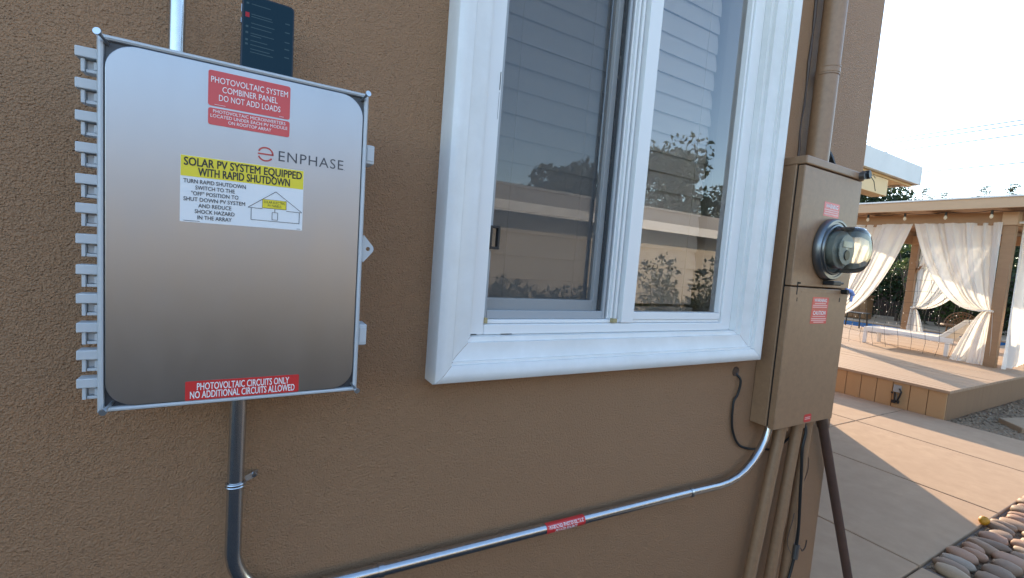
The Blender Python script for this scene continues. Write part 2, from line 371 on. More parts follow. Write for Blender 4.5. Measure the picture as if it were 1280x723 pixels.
# room behind the window, other walls, roof
rm = MB().box(.05, 2.15, .183, 2.1, .9, 2.75); rm.f.remove(rm.f[2]); 
rm.build('room', 'interior', house, fixn=False)
b = MB(); b.box(-7, -6.85, .002, 9, -.09, HT-.002); b.box(-6.85, 6.35, 8.85, 9, -.09, 2.75); b.build('rear_wall', 'stucco_side', house)
MB().add([(2.365, 2.19, -.09), (6.35, 2.19, -.09), (6.35, 8.84, -.09), (2.365, 2.19, 2.72), (6.35, 2.19, 2.72), (6.35, 8.84, 2.72)], [(0, 1, 4, 3), (1, 2, 5, 4)]).build('wing_wall', 'stucco_side', house, fixn=False)
b = MB(); b.box(-7.05, 2.40, -.01, 9, HT+.003, HT+.12); b.box(2.41, 6.62, 1.345, 9, 2.745, 2.88); b.build('roof', 'roof_shingle', house)
box(2.41, 6.635, 1.30, 1.34, 2.69, 2.895).build('fascia', 'fascia_white', house, bevel=.004)
box(6.64, 6.675, 1.30, 9, 2.69, 2.895).build('fascia', 'fascia_white', house, bevel=.004)
box(2.41, 6.63, 1.345, 2.185, 2.71, 2.742).build('soffit', 'soffit', house)
box(2.5, 6.04, 1.36, 1.50, 2.49, 2.665).build('roof_beam', 'soffit', house, bevel=.004)
box(2.5, 6.60, 1.355, 1.40, 2.67, 2.708).build('soffit_batten', 'soffit', house)

# window: the casing is the part, its pieces are sub-parts
OX0, OX1, OZ0, OZ1 = .515, 1.692, 1.245, 2.70
prof = [(0, .0), (0, -.048), (.003, -.056), (.010, -.060), (.022, -.059), (.034, -.054), (.040, -.0515), (.0405, -.043), (.0465, -.0425), (.047, -.037), (.058, -.033), (.074, -.030), (.086, -.029), (.0865, -.017), (.097, -.0155), (.098, .012)]
def ring(d, y): return [Vector((OX0+d, y, OZ0+d*.98)), Vector((OX1-d*1.06, y, OZ0+d*.98)), Vector((OX1-d*1.06, y, OZ1-d)), Vector((OX0+d, y, OZ1-d))]
IX0, IX1, IZ0, IZ1 = OX0+.0985, OX1-.104, OZ0+.0965, OZ1-.0985     # frame zone
FX0, FX1, FZ0 = .652, 1.540, 1.372                                   # clear opening of the vinyl frame
fr = MB()
fr.box(IX0, FX0, .0, .10, IZ0, IZ1); fr.box(FX1, IX1, .004, .10, IZ0, IZ1)
fr.box(FX0+.0005, FX1-.0005, .001, .10, IZ0, FZ0-.006); fr.box(FX0+.0005, FX1-.0005, .012, .10, FZ0-.0055, FZ0+.004)
win = fr.build('window', 'vinyl', house, bevel=.0025)
win['label'] = 'white window with moulded casing and two panes'
for k in range(4):
    cs = MB(); vv = []
    for d, y in prof:
        r_ = ring(d, y); p, q = r_[k], r_[(k+1) % 4]; e = (q-p).normalized()*.0005; vv += [p+e, q-e]
    cs.add(vv, [(2*i, 2*i+1, 2*i+3, 2*i+2) for i in range(len(prof)-1)])
    cs.build('casing', 'white_paint', win, smooth=True, fixn=False)
SZ = IZ1-.001
# fixed right sash
fs = MB(); fs.box(1.088, 1.134, .001, .05, FZ0-.004, SZ); fs.box(1.1345, 1.536, .008, .05, FZ0+.0045, FZ0+.026); fs.box(1.1345, 1.1375, .010, .05, FZ0+.0265, SZ); fs.box(1.529, 1.5385, .010, .05, FZ0+.0265, SZ)
fs.build('sash', 'vinyl', win, bevel=.002)
# meeting rails of the left track
ms = MB()
for x0, x1, y in ((1.052, 1.058, .024), (1.0585, 1.066, .016), (1.0665, 1.071, .026), (1.0715, 1.079, .012), (1.0795, 1.0875, .022)): ms.box(x0, x1, y, .05, FZ0+.0045, SZ)
ms.build('track', 'vinyl', win, bevel=.001)
for x0, x1 in ((1.542, 1.5985), (.6015, .650)): box(x0, x1, .1005, .32, IZ0, IZ1).build('jamb', 'vinyl', win)
box(1.040, 1.0515, .034, .05, FZ0+.0045, SZ).build('slot_strip', 'slot_black', win)  # near-black strip filling the slot beside the track
# left sliding sash behind the screen
ls = MB(); ls.box(.660, .680, .055, .085, FZ0+.005, SZ); ls.box(1.022, 1.0395, .055, .085, FZ0+.005, SZ); ls.box(.6805, 1.0215, .055, .085, FZ0+.005, FZ0+.052)
ls.build('sash', 'vinyl', win, bevel=.002)
sf = MB(); sf.box(.6525, .667, .020, .030, FZ0+.0045, SZ); sf.box(1.031, 1.0395, .020, .030, FZ0+.0045, SZ); sf.box(.6675, 1.0305, .020, .030, FZ0+.0045, FZ0+.026)
sf.build('screen_frame', 'grey_rail', win, bevel=.0015)
MB().add([(.667, .026, FZ0+.026), (1.031, .026, FZ0+.026), (1.031, .026, SZ), (.667, .026, SZ)], [(0, 1, 2, 3)]).build('insect_screen', 'insect_screen', win)
MB().add([(.680, .068, FZ0+.052), (1.022, .068, FZ0+.052), (1.022, .068, SZ), (.680, .068, SZ)], [(0, 1, 2, 3)]).build('pane', 'glass', win)
MB().add([(1.1375, .028, FZ0+.0265), (1.529, .028, FZ0+.0265), (1.529, .028, SZ), (1.1375, .028, SZ)], [(0, 1, 2, 3)]).build('pane', 'glass', win)
pt = MB(); pt.box(.655, .6605, .006, .020, 1.545, 1.600); pt.box(.6755, .681, .006, .020, 1.545, 1.600); pt.box(.6605, .6755, .006, .020, 1.5945, 1.600); pt.box(.6605, .6755, .006, .020, 1.545, 1.551)
pt.build('pull_tab', 'black_metal', win, bevel=.001)
b = MB(); b.box(1.055, 1.069, -.002, .0115, FZ0-.003, FZ0+.008); b.build('corner_plug', 'plug', win)
box(.6525, .660, -.002, .0115, FZ0-.003, FZ0+.010).build('corner_plug', 'plug', win)
box(.617, .634, -.0012, .002, IZ0+.0008, IZ0+.0022).build('caulk_gap', 'dark_gap', win)
box(.700, .730, -.0012, .002, IZ0+.0006, IZ0+.0014).build('caulk_gap', 'dark_gap', win)
lines_ink(win, [(.6465, .6485, 1.905, 1.945), (.6465, .6472, 1.84, 1.90)], -.0008, 'black_ink', 'print')

def blind(name, x0, x1, label):
    t = thing(name, ((x0+x1)/2, .12, 1.37), label, 'blind', 'blinds hanging behind the window panes')
    z = 1.445; k = 0
    me = None
    tilt = R(81); hw = .0335
    mb = MB()
    N = 5
    for i in range(N+1):
        s = -hw+2*hw*i/N; bow = .004*(1-(s/hw)**2)
        yy = s*math.cos(tilt)-bow*math.sin(tilt); zz = s*math.sin(tilt)+bow*math.cos(tilt)*-1
        for x in (x0, x1): mb.v.append((x, yy, zz))
    mb.f = [(2*i, 2*i+1, 2*i+3, 2*i+2) for i in range(N)]
    base = mb.build('slat', 'slat', None, smooth='all', fixn=False); me = base.data; bpy.data.objects.remove(base)
    sol = MB()
    while z < 2.66:
        o = bpy.data.objects.new('slat', me); C.objects.link(o); o.parent = t; o.location = (-(x0+x1)/2, .006*random.uniform(-1, 1)*.3, z-1.37)
        o.rotation_euler = (random.uniform(-.05, .05), random.uniform(-.0015, .0015), 0); z += .0612
    box(x0, x1, .105, .135, 1.385, 1.403).build('bottom_rail', 'slat', t, bevel=.003)
    n = 2
    for k in range(n):
        xx = x0 + (x1-x0)*(.2+.6*k/(n-1)); MB().tube([(xx, .088, 1.39), (xx, .088, 2.66)], .0009, 5).build('ladder_cord', 'cord', t)
    return t
blind('window_blind', .668, 1.045, 'white horizontal slat blind behind the insect screen pane')
blind('window_blind', 1.10, 1.520, 'white horizontal slat blind behind the clear unscreened pane')

# ------------------------------------------------------------------ combiner box on the wall (built in its own tilted frame)
cb = thing('combiner_box', (.1647, 0, 1.5266), 'grey electrical enclosure with satin metal door and warning stickers on brown wall', 'electrical box', rot=(0, -.012, 0))
B = lambda *a: box(*a)
B(-.156, .152, 0, -.128, -.236, .236).build('body', 'poly_grey', cb, bevel=.006)
lid = MB(); pr2 = [(.004, -.128), (0, -.132), (0, -.160), (.0025, -.1655), (.005, -.1665), (.0072, -.165), (.0075, -.160)]
vv = []; ff = []
for d, y in pr2: vv += [(-.1697+d, y, -.2478+d), (.1675-d, y, -.2478+d), (.1675-d, y, .2475-d), (-.1697+d, y, .2475-d)]
for i in range(len(pr2)-1):
    for k in range(4): ff.append((i*4+k, i*4+(k+1) % 4, (i+1)*4+(k+1) % 4, (i+1)*4+k))
lid.add(vv, ff); lo = lid.build('lid', 'poly_grey', cb, smooth=True)
B(-.1621, .1599, -.150, -.1600, -.2402, .2399).build('lid_recess', 'lid_dark', lo)
MB().poly_y(rrect(-.1605, .1585, -.2395, .2385, .033, 9), -.1665, -.1602).build('face_plate', 'satin_metal', cb, bevel=.0008)
for sx, sz in ((-.1640, .2415), (.1618, .2412), (.1640, -.2410), (-.1590, -.2400)):
    s = MB(); bx, bz = sx*.965, sz*.975
    s.tube([(bx, -.158, bz), (sx*.995, -.183, sz*.998)], .0021, 8); so = s.build('corner_screw', 'screw', cb, smooth=True)
    MB().tube([(sx*.995, -.1832, sz*.998), (sx, -.1862, sz)], .0044, 14).build('screw_head', 'screw', so, smooth=True)
hz = [.2304, .1912, .1506, .1107, .0703, .0326, -.0075, -.0481, -.0868, -.126, -.1633, -.2021]
for k, z in enumerate(hz):
    h = B(-.1935, -.1705, -.128, -.150, z-.0135, z-.0005).build('hinge', 'poly_grey', cb, bevel=.0012)
    m = MB(); zb = z-.0140
    m.box(-.1885, -.1845, -.126, -.146, zb-.0165, zb); m.box(-.1840, -.1705, -.126, -.144, zb-.0165, zb-.0125); m.box(-.1840, -.1705, -.126, -.138, zb-.0120, zb); m.box(-.1760, -.1705, -.1385, -.1445, zb-.0120, zb-.002)
    m.build('knuckle', 'poly_grey', h, bevel=.0006)
for z0, z1 in ((.137, .168), (-.170, -.134)):
    la = B(.1680, .1815, -.118, -.156, z0, z1).build('latch', 'poly_grey', cb, bevel=.002)
    B(.1695, .1800, -.1561, -.1575, z0+.005, z1-.005).build('latch_lip', 'poly_grey', la, bevel=.0005)
ear = MB(); n = 14; oc = (.1800, -.0045)
outer = [(.168, .0195), (.172, .0185)] + [(oc[0]+.0085*math.cos(R(a)), oc[1]+.0085*math.sin(R(a))) for a in (50, 30, 10, -10, -30, -50)] + [(.172, -.0275), (.168, -.0285)]
# ear with a round hole: strip between outline and hole
hole = [(oc[0]-.001+.0036*math.cos(2*math.pi*k/20), oc[1]+.0036*math.sin(2*math.pi*k/20)) for k in range(20)]
def near(p): return min(range(20), key=lambda k: (hole[k][0]-p[0])**2+(hole[k][1]-p[1])**2)
def ray_out(k):
    a = 2*math.pi*k/20; d = (math.cos(a), math.sin(a)); best = None
    P = (oc[0]-.001, oc[1])
    for (x0, z0), (x1, z1) in zip(outer, outer[1:]+outer[:1]):
        ex, ez = x1-x0, z1-z0; det = d[0]*-ez+ex*d[1]
        if abs(det) < 1e-12: continue
        tt = ((x0-P[0])*-ez+ex*(z0-P[1]))/det; ss = (d[0]*(z0-P[1])-d[1]*(x0-P[0]))/det
        if tt > 0 and -1e-6 <= ss <= 1+1e-6 and (best is None or tt < best): best = tt
    return (P[0]+d[0]*best, P[1]+d[1]*best)
oo = [ray_out(k) for k in range(20)]
vv = [(x, -.150, z) for x, z in oo]+[(x, -.150, z) for x, z in hole]+[(x, -.146, z) for x, z in oo]+[(x, -.146, z) for x, z in hole]
ff = []
for k in range(20):
    j = (k+1) % 20; ff += [(k, j, 20+j, 20+k), (40+k, 60+k, 60+j, 40+j), (k, 40+k, 40+j, j), (20+k, 20+j, 60+j, 60+k)]
ear.add(vv, ff).build('padlock_tab', 'poly_grey', cb)
def sticker(x0, x1, z0, z1, material, parent, y=-.1668, r=.003, th=.0003, name='sticker', label=None):
    o = MB().poly_y(rrect(x0, x1, z0, z1, r, 3), y-th, y+.0001).build(name, material, parent)
    if label: o['label'] = label
    return o
s = sticker(-.0508, .0520, .1822, .2305, 'red_sticker', cb, label='red sticker with white combiner panel notice')
lettering(['PHOTOVOLTAIC SYSTEM', 'COMBINER PANEL', 'DO NOT ADD LOADS'], -.0475, .0487, .1905, .2225, -.1674, 'white_ink', s, widths=[1, .72, .80], gap=.42)
lines_ink(s, [(-.043, -.030, .1842, .1846), (.038, .044, .1842, .1846)], -.1674, 'white_ink')
s = sticker(-.0505, .0522, .1562, .1795, 'red_sticker', cb, label='narrow red sticker about microinverters')
lettering(['PHOTOVOLTAIC MICROINVERTERS', 'LOCATED UNDER EACH PV MODULE', 'ON ROOFTOP ARRAY'], -.0475, .0492, .1602, .1775, -.1674, 'white_ink', s, widths=[.94, 1, .56], gap=.42)
s = sticker(-.0812, .0739, .0178, .1095, 'white_sticker', cb, r=.001, label='white and yellow rapid shutdown sticker with house drawing')
yb = MB().add([(-.0808, -.16735, .0810), (.0735, -.16735, .0810), (.0735, -.16735, .1091), (-.0808, -.16735, .1091)], [(0, 1, 2, 3)]).build('yellow_band', 'yellow_sticker', s)
lettering(['SOLAR PV SYSTEM EQUIPPED', 'WITH RAPID SHUTDOWN'], -.0770, .0710, .0832, .1070, -.1676, 'black_ink', s, widths=[1, .78], gap=.16, bold=.011)
lettering(['TURN RAPID SHUTDOWN', 'SWITCH TO THE', '"OFF" POSITION TO', 'SHUT DOWN PV SYSTEM', 'AND REDUCE', 'SHOCK HAZARD', 'IN THE ARRAY'], -.0775, -.0030, .0225, .0775, -.1676, 'black_ink', s, widths=[1, .63, .76, .99, .53, .64, .55], gap=.50, bold=.004)
hl = MB()
def stroke(a, b_, wd=.00035):
    dx, dz = b_[0]-a[0], b_[1]-a[1]; L = math.hypot(dx, dz); nx, nz = -dz/L*wd, dx/L*wd
    hl.add([(a[0]+nx, -.1676, a[1]+nz), (b_[0]+nx, -.1676, b_[1]+nz), (b_[0]-nx, -.1676, b_[1]-nz), (a[0]-nx, -.1676, a[1]-nz)], [(0, 1, 2, 3)])
for a, b_ in (((.0363, .0727), (.0004, .0461)), ((.0363, .0727), (.0728, .0450)), ((.0004, .0461), (.0190, .0458)), ((.051, .0452), (.0728, .0450)), ((.0045, .0455), (.0045, .0285)), ((.0692, .0450), (.0692, .0280)), ((.0045, .0285), (.0692, .0280)), ((.032, .0415), (.0395, .0415)), ((.032, .0415), (.032, .0305)), ((.0395, .0415), (.0395, .0305)), ((.032, .0305), (.0395, .0305)), ((.0355, .0468), (.0355, .0415))): stroke(a, b_)
hl.build('house_drawing', 'black_ink', s, fixn=False)
MB().add([(.0186, -.1677, .0470), (.0510, -.1677, .0470), (.0510, -.1677, .0602), (.0186, -.1677, .0602)], [(0, 1, 2, 3)]).build('drawing_frame', 'black_ink', s)
MB().add([(.0191, -.1679, .0475), (.0505, -.1679, .0475), (.0505, -.1679, .0597), (.0191, -.1679, .0597)], [(0, 1, 2, 3)]).build('drawing_panel', 'yellow_sticker', s)
lettering(['SOLAR ELECTRIC', 'PV PANELS'], .0205, .0495, .0492, .0582, -.1681, 'black_ink', s, widths=[1, .62], gap=.4)
lines_ink(s, [(-.077, -.058, .0193, .0199), (.066, .0715, .0193, .0199)], -.1676, 'black_ink')
s = sticker(-.0725, .0762, -.2392, -.2110, 'red_sticker', cb, r=.0015, label='long red sticker at the foot of the metal door')
lettering(['PHOTOVOLTAIC CIRCUITS ONLY', 'NO ADDITIONAL CIRCUITS ALLOWED'], -.0665, .0702, -.2365, -.2140, -.1674, 'white_ink', s, widths=[.88, 1], gap=.14, bold=.006)
lg = MB()
def arc(cx, cz, r, a0, a1, w=.00115, n=22):
    for k in range(n):
        a, b_ = R(a0+(a1-a0)*k/n), R(a0+(a1-a0)*(k+1)/n)
        lg.add([(cx+(r-w)*math.cos(a), -.1669, cz+(r-w)*math.sin(a)), (cx+(r+w)*math.cos(a), -.1669, cz+(r+w)*math.sin(a)), (cx+(r+w)*math.cos(b_), -.1669, cz+(r+w)*math.sin(b_)), (cx+(r-w)*math.cos(b_), -.1669, cz+(r-w)*math.sin(b_))], [(0, 1, 2, 3)])
arc(.0213, .1262, .0096, 158, 0); arc(.0213, .1262, .0096, 202, 328)
lg.add([(.0112, -.1669, .1251), (.0318, -.1669, .1251), (.0318, -.1669, .1273), (.0112, -.1669, .1273)], [(0, 1, 2, 3)])
lgo = lg.build('logo', 'logo_red', cb, fixn=False); lgo['label'] = 'dark red ring emblem'
lettering(['ENPHASE'], .0385, .1310, .1192, .1343, -.1669, 'logo_dark', cb, widths=[1], spacing=1.12, bold=-.004, name='brand_lettering')
lines_ink(cb, [(.1325, .1332, .1190, .1197)], -.1669, 'logo_dark', 'trademark_dot')

# smartphone standing on the enclosure, leaning on the wall
ph = thing('smartphone', (.183, -.100, 1.7645), 'dark smartphone with lit dark screen standing on top of the grey enclosure', 'phone', rot=(R(-11), 0, R(1)))
MB().poly_y(rrect(-.037, .0375, 0, .150, .008, 5), -.0045, .0045).build('phone_case', 'phone_body', ph, bevel=.0015, smooth=True)
so = MB().poly_y(rrect(-.0345, .0352, .003, .147, .006, 5), -.0049, -.0046).build('screen', 'phone_screen', ph)
rr = random.Random(5); rects = []
for k, z in enumerate((.133, .116, .112, .101, .094, .084, .080, .072, .065, .058, .053)):
    x0 = -.024; rects.append((x0, x0+rr.uniform(.014, .034), z, z+.0012))
    if k % 2: rects.append((.024, .031, z, z+.0016))
for z in (.133, .094, .084, .072, .065): rects.append((-.031, -.0275, z-.001, z+.0022))
lines_ink(so, rects, -.00495, 'phone_text', 'screen_text')
lines_ink(so, [(-.032, -.0265, .110, .118)], -.00495, 'phone_icon', 'app_icon')
m = MB(); m.box(-.0378, -.0371, -.002, .002, .118, .131); m.box(-.0378, -.0371, -.002, .002, .100, .108); m.build('side_button', 'screw', ph)

# ------------------------------------------------------------------ conduits
def arcpts(c, r, a0, a1, y, n=8): return [(c[0]+r*math.cos(R(a0+(a1-a0)*k/n)), y, c[1]+r*math.sin(R(a0+(a1-a0)*k/n))) for k in range(n+1)]
t = thing('metal_conduit', (.0600, -.045, 1.76), 'straight galvanized conduit rising from the top of the grey enclosure', 'conduit')
MB().tube([(.060, -.045, 1.763), (.060, -.045, 3.18)], .0108, 20).build('tube', 'galvanized', t, smooth=True)
t = thing('metal_conduit', (.161, -.036, 1.29), 'bent galvanized conduit running from the grey enclosure to the brown meter cabinet', 'conduit')
CY = -.038; CR = .0132
pts = [(.1605, CY, 1.291), (.1600, CY, 1.10), (.1600, CY, .968)] + arcpts((.275, .965), .115, 184, 268, CY, 10) + [(.33, CY, .8485), (.4186, CY, .8465), (1.42, CY, .8225), (1.56, CY, .8175), (1.61, CY, .8195), (1.66, CY, .829), (1.705, CY, .847), (1.745, CY, .873), (1.778, CY, .905), (1.803, CY, .940), (1.818, CY, .975), (1.822, CY, 1.010)]
tb = MB().tube(pts, CR, 24).build('tube', 'galvanized', t, smooth=True)
def strap(x, z, ang, parent, r=CR, y=CY, ear=1, mt='galvanized', w=.009):
    # one-hole strap: band over the tube plus an ear with a screw; ang = tube direction in XZ
    d = Vector((math.cos(ang), 0, math.sin(ang))); nrm = Vector((-math.sin(ang), 0, math.cos(ang)))*ear; c = Vector((x, y, z)); back = Vector((0, 1, 0))
    m = MB(); vs = []; N = 14
    for k in range(N+1):
        a = R(-100 + 200*k/N)
        for rr_ in (r+.0004, r+.0022):
            for s_ in (-w/2, w/2): vs.append(c + d*s_ + rr_*(math.sin(a)*nrm - math.cos(a)*back))
    fs = []
    for k in range(N):
        a = k*4; b_ = a+4; fs += [(a+2, a+3, b_+3, b_+2), (a, b_, b_+1, a+1), (a, a+2, b_+2, b_), (a+1, b_+1, b_+3, a+3)]
    m.add(vs, fs)
    for s_ in (-w*.28, w*.28):
        m.tube([c + d*s_ + (r+.0022)*(math.sin(R(-90+180*k/10))*nrm - math.cos(R(-90+180*k/10))*back) for k in range(11)], .0012, 6)
    e0 = c + nrm*(r+.001) + back*(-y-.004)*.4
    e1 = c + nrm*(r+.022); e1.y = -.0055
    ee = MB(); hw = d*(w/2+.0015)
    ax = (e1-e0).normalized(); th = Vector((0, -.002, 0))
    ee.add([e0-hw, e0+hw, e1+hw, e1-hw, e0-hw+th, e0+hw+th, e1+hw+th, e1-hw+th], [(0, 1, 2, 3), (4, 7, 6, 5), (0, 4, 5, 1), (1, 5, 6, 2), (2, 6, 7, 3), (3, 7, 4, 0)])
    m.v += [tuple(p) for p in []]
    b_ = len(m.v); m.v += [tuple(p) for p in ee.v]; m.f += [tuple(i+b_ for i in f) for f in ee.f]
    o = m.build('strap', mt, parent, smooth=True)
    sc = e1 - nrm*.006; MB().lathe_y(sc.x, sc.z, [(.0001, -.0165), (.004, -.016), (.0058, -.0135), (.0062, -.0105), (.0062, -.0040)], 12).build('strap_screw', mt, o, smooth=True)
strap(.1600, 1.088, R(90), t, ear=-1)
strap(1.420, .8225, R(-1.4), t, ear=-1)
MB().tube([(.424, CY, .8466), (.4245, CY, .8466), (.4365, CY, .8463), (.437, CY, .8463)], [CR+.0005, CR+.0022, CR+.0022, CR+.0005], 24).build('coupling', 'galvanized', t, smooth=True)
# red wrap-around sticker with lettering following the tube
def tz(x): return .8465 + (x-.4186)*(.8225-.8465)/(1.42-.4186)
X0, X1 = .852, .978
wr = MB(); N = 16; vs = []
for x in (X0, X1):
    for k in range(N+1):
        a = R(-80+185*k/N); vs.append((x, CY-(CR+.0005)*math.cos(a), tz(x)+(CR+.0005)*math.sin(a)))
wr.add(vs, [(k, k+1, N+2+k, N+1+k) for k in range(N)])
st = wr.build('sticker', 'red_sticker', t, smooth='all'); st['label'] = 'red warning sticker wrapped round the tube'
def wrap(x, y, z):
    a = (z/(CR+.0008)); return (x, CY-(CR+.0008)*math.cos(a), tz(x)+(CR+.0008)*math.sin(a))
lettering(['WARNING: PHOTOVOLTAIC', 'POWER SOURCE'], X0+.006, X1-.006, -.0085, .0125, 0, 'white_ink', st, widths=[1, .62], gap=.25, bold=.012, warp=wrap)

# ------------------------------------------------------------------ meter cabinet
PX0, PX1, PZ0, PZ1 = 1.757, 2.150, 1.003, 1.942
pc = thing('meter_cabinet', (1.95, 0, PZ0), 'brown painted electric service cabinet on the wall by the house corner', 'meter cabinet')
box(PX0, PX1, -.0005, -.062, PZ0+.003, PZ1-.02).build('cabinet', 'brown_paint', pc, bevel=.003)
box(PX0+.004, PX1-.004, -.0622, -.067, PZ0+.006, PZ1-.024).build('gap', 'dark_gap', pc)
ho = box(PX0-.003, PX1+.004, -.001, -.0945, PZ1-.026, PZ1+.002).build('hood', 'brown_paint', pc, bevel=.004)
uc = box(PX0, PX1, -.0672, -.090, 1.508, PZ1-.029).build('upper_cover', 'brown_paint', pc, bevel=.003)
lc = box(PX0, PX1, -.0672, -.0905, PZ0, 1.504).build('lower_cover', 'brown_paint', pc, bevel=.003)
# folded flange, slots and hardware on the covers
box(PX0+.065, PX1-.02, -.0915, -.0906, 1.487, 1.4935).build('flange', 'brown_paint', lc, bevel=.0004)
m = MB(); m.box(1.793, 1.799, -.0909, -.0900, 1.478, 1.522); m.box(1.800, 1.812, -.0911, -.0900, 1.5155, 1.5215); m.build('slot', 'dark_gap', lc)
box(1.800, 1.8035, -.0909, -.0900, 1.455, 1.468).build('slot', 'dark_gap', lc)
box(2.088, 2.0935, -.0909, -.0900, 1.458, 1.474).build('slot', 'dark_gap', lc)
m = MB(); m.tube([(2.10, -.088, 1.497), (2.10, -.112, 1.497)], .009, 12); hs = m.build('seal_bolt', 'black_metal', pc, smooth=True)
m = MB(); m.tube([(2.104, -.100, 1.505), (2.120, -.112, 1.500), (2.132, -.114, 1.488)], .008, 8); m.tube([(2.128, -.112, 1.488), (2.128, -.112, 1.462)], .0055, 8); m.build('blue_seal', 'seal_blue', pc, smooth=True)
# bolt and wire tail on the hood
m = MB(); m.tube([(2.118, -.092, 1.930), (2.118, -.112, 1.930)], .014, 14); hb = m.build('hood_bolt', 'meter_ring', pc, smooth=True)
m = MB(); m.tube([(2.133, -.092, 1.934), (2.136, -.118, 1.936)], .016, 8); m.build('wire_clump', 'black_rubber', hb, smooth=True)
m = MB(); m.tube([(2.14, -.115, 1.935), (2.165, -.12, 1.915), (2.185, -.12, 1.882)], .0013, 6); m.tube([(2.14, -.115, 1.935), (2.17, -.115, 1.937), (2.22, -.10, 1.937)], .0011, 6); m.build('wire_tail', 'black_rubber', hb)
# torn black tape behind the hood
m = MB(); m.tube([(1.985, -.03, 2.03), (1.992, -.045, 1.985), (2.03, -.05, 1.944)], [.003, .010, .006], 6); m.tube([(1.99, -.03, 1.995), (2.012, -.035, 2.005)], .005, 6)
tag(m.build('cable_tail', 'black_rubber', origin=(2.0, -.03, 1.95), smooth=True), 'short black cable end poking up behind the top of the brown cabinet', 'cable')
s = sticker(1.903, 2.008, 1.760, 1.810, 'red_sticker', pc, y=-.0901, r=.002, label='faded red warning sticker above the meter')
lettering(['WARNING'], 1.915, 1.996, 1.790, 1.804, -.0906, 'white_ink', s, widths=[1], bold=.01)
lines_ink(s, [(1.908, 2.003, 1.7815, 1.7855), (1.912, 1.999, 1.7745, 1.7785), (1.908, 2.003, 1.7665, 1.7710)], -.0906, 'pink_ink')
s = sticker(1.903, 2.0135, 1.4305, 1.4725, 'red_sticker', pc, y=-.0906, r=.002, label='red warning sticker on the lower cover')
lettering(['WARNING'], 1.915, 2.000, 1.4555, 1.4675, -.0911, 'white_ink', s, widths=[1], bold=.01)
lines_ink(s, [(1.920, 1.996, 1.448, 1.4515), (1.908, 2.006, 1.4410, 1.4445), (1.908, 2.006, 1.4345, 1.4380)], -.0911, 'pink_ink')
s = sticker(1.903, 2.0135, 1.3765, 1.4290, 'red_sticker', pc, y=-.0906, r=.002, label='red caution sticker on the lower cover')
lettering(['CAUTION'], 1.916, 2.000, 1.409, 1.423, -.0911, 'white_ink', s, widths=[1], bold=.01)
lines_ink(s, [(1.915, 2.002, 1.4015, 1.4045), (1.908, 2.008, 1.3925, 1.3965), (1.908, 2.008, 1.3865, 1.3895), (1.925, 1.995, 1.3805, 1.3835)], -.0911, 'pink_ink')
s = sticker(1.944, 1.994, 1.0095, 1.0390, 'red_sticker', pc, y=-.0906, r=.008, label='small red sticker at the bottom edge of the cabinet')
lines_ink(s, [(1.951, 1.987, 1.0255, 1.0285), (1.951, 1.987, 1.0195, 1.0225)], -.0911, 'pink_ink')
# electric meter
MX, MZ = 1.965, 1.645
mt_ = thing('electric_meter', (MX, -.09, MZ), 'round glass covered electric meter with grey ring on the brown cabinet', 'electric meter')
MB().lathe_y(MX, MZ, [(.100, -.0905), (.108, -.092), (.110, -.098), (.108, -.112), (.104, -.1165), (.098, -.1165), (.097, -.1135), (.090, -.1135), (.088, -.119), (.083, -.120), (.081, -.108)], 56).build('ring', 'meter_ring', mt_, smooth=True)
MB().lathe_y(MX, MZ, [(.0001, -.1085), (.0805, -.1085), (.0805, -.106)], 40).build('base_plate', 'meter_inner', mt_, smooth=True)
MB().lathe_y(MX, MZ, [(.081, -.1175), (.080, -.160), (.0785, -.182), (.075, -.192), (.067, -.199), (.050, -.2015), (.0001, -.202)], 48).build('glass_cover', 'meter_glass', mt_, smooth=True)
m = MB(); m.lathe_y(MX, MZ, [(.066, -.1088), (.066, -.135), (.060, -.138), (.0001, -.138)], 32); rg_ = m.build('register', 'meter_inner', mt_, smooth=True)
MB().poly_y([(MX+.052*math.cos(R(a)), MZ+.052*math.sin(R(a))) for a in range(0, 360, 15)], -.1500, -.1485).build('dial_plate', 'meter_inner', mt_)
m = MB(); m.box(MX-.030, MX+.030, -.1384, -.1484, MZ-.02, MZ+.02); m.build('mechanism', 'meter_inner', mt_)
m = MB(); m.box(MX-.032, MX+.032, -.1525, -.1502, MZ+.008, MZ+.030); m.build('counter', 'meter_ring', mt_, bevel=.001)
MB().lathe_y(MX, MZ-.018, [(.0001, -.1535), (.017, -.1535), (.018, -.1505)], 20).build('disc', 'black_metal', mt_)
m = MB(); m.box(MX-.012, MX+.042, -.0915, -.128, MZ-.126, MZ-.110); m.box(MX+.02, MX+.075, -.094, -.122, MZ-.121, MZ-.113); m.build('ring_clamp', 'black_rubber', mt_, bevel=.003)

# ------------------------------------------------------------------ painted pipes, cables and the leaning pole
t = thing('riser_pipe', (1.90, -.045, PZ1), 'thick brown painted riser pipe above the meter cabinet', 'pipe')
MB().tube([(1.9030, -.046, 1.945), (1.8985, -.046, 3.19)], .0365, 28).build('tube', 'brown_paint', t, smooth=True)
strap(1.9015, 2.262, R(90), t, r=.0365, y=-.046, ear=-1, mt='brown_paint', w=.032)
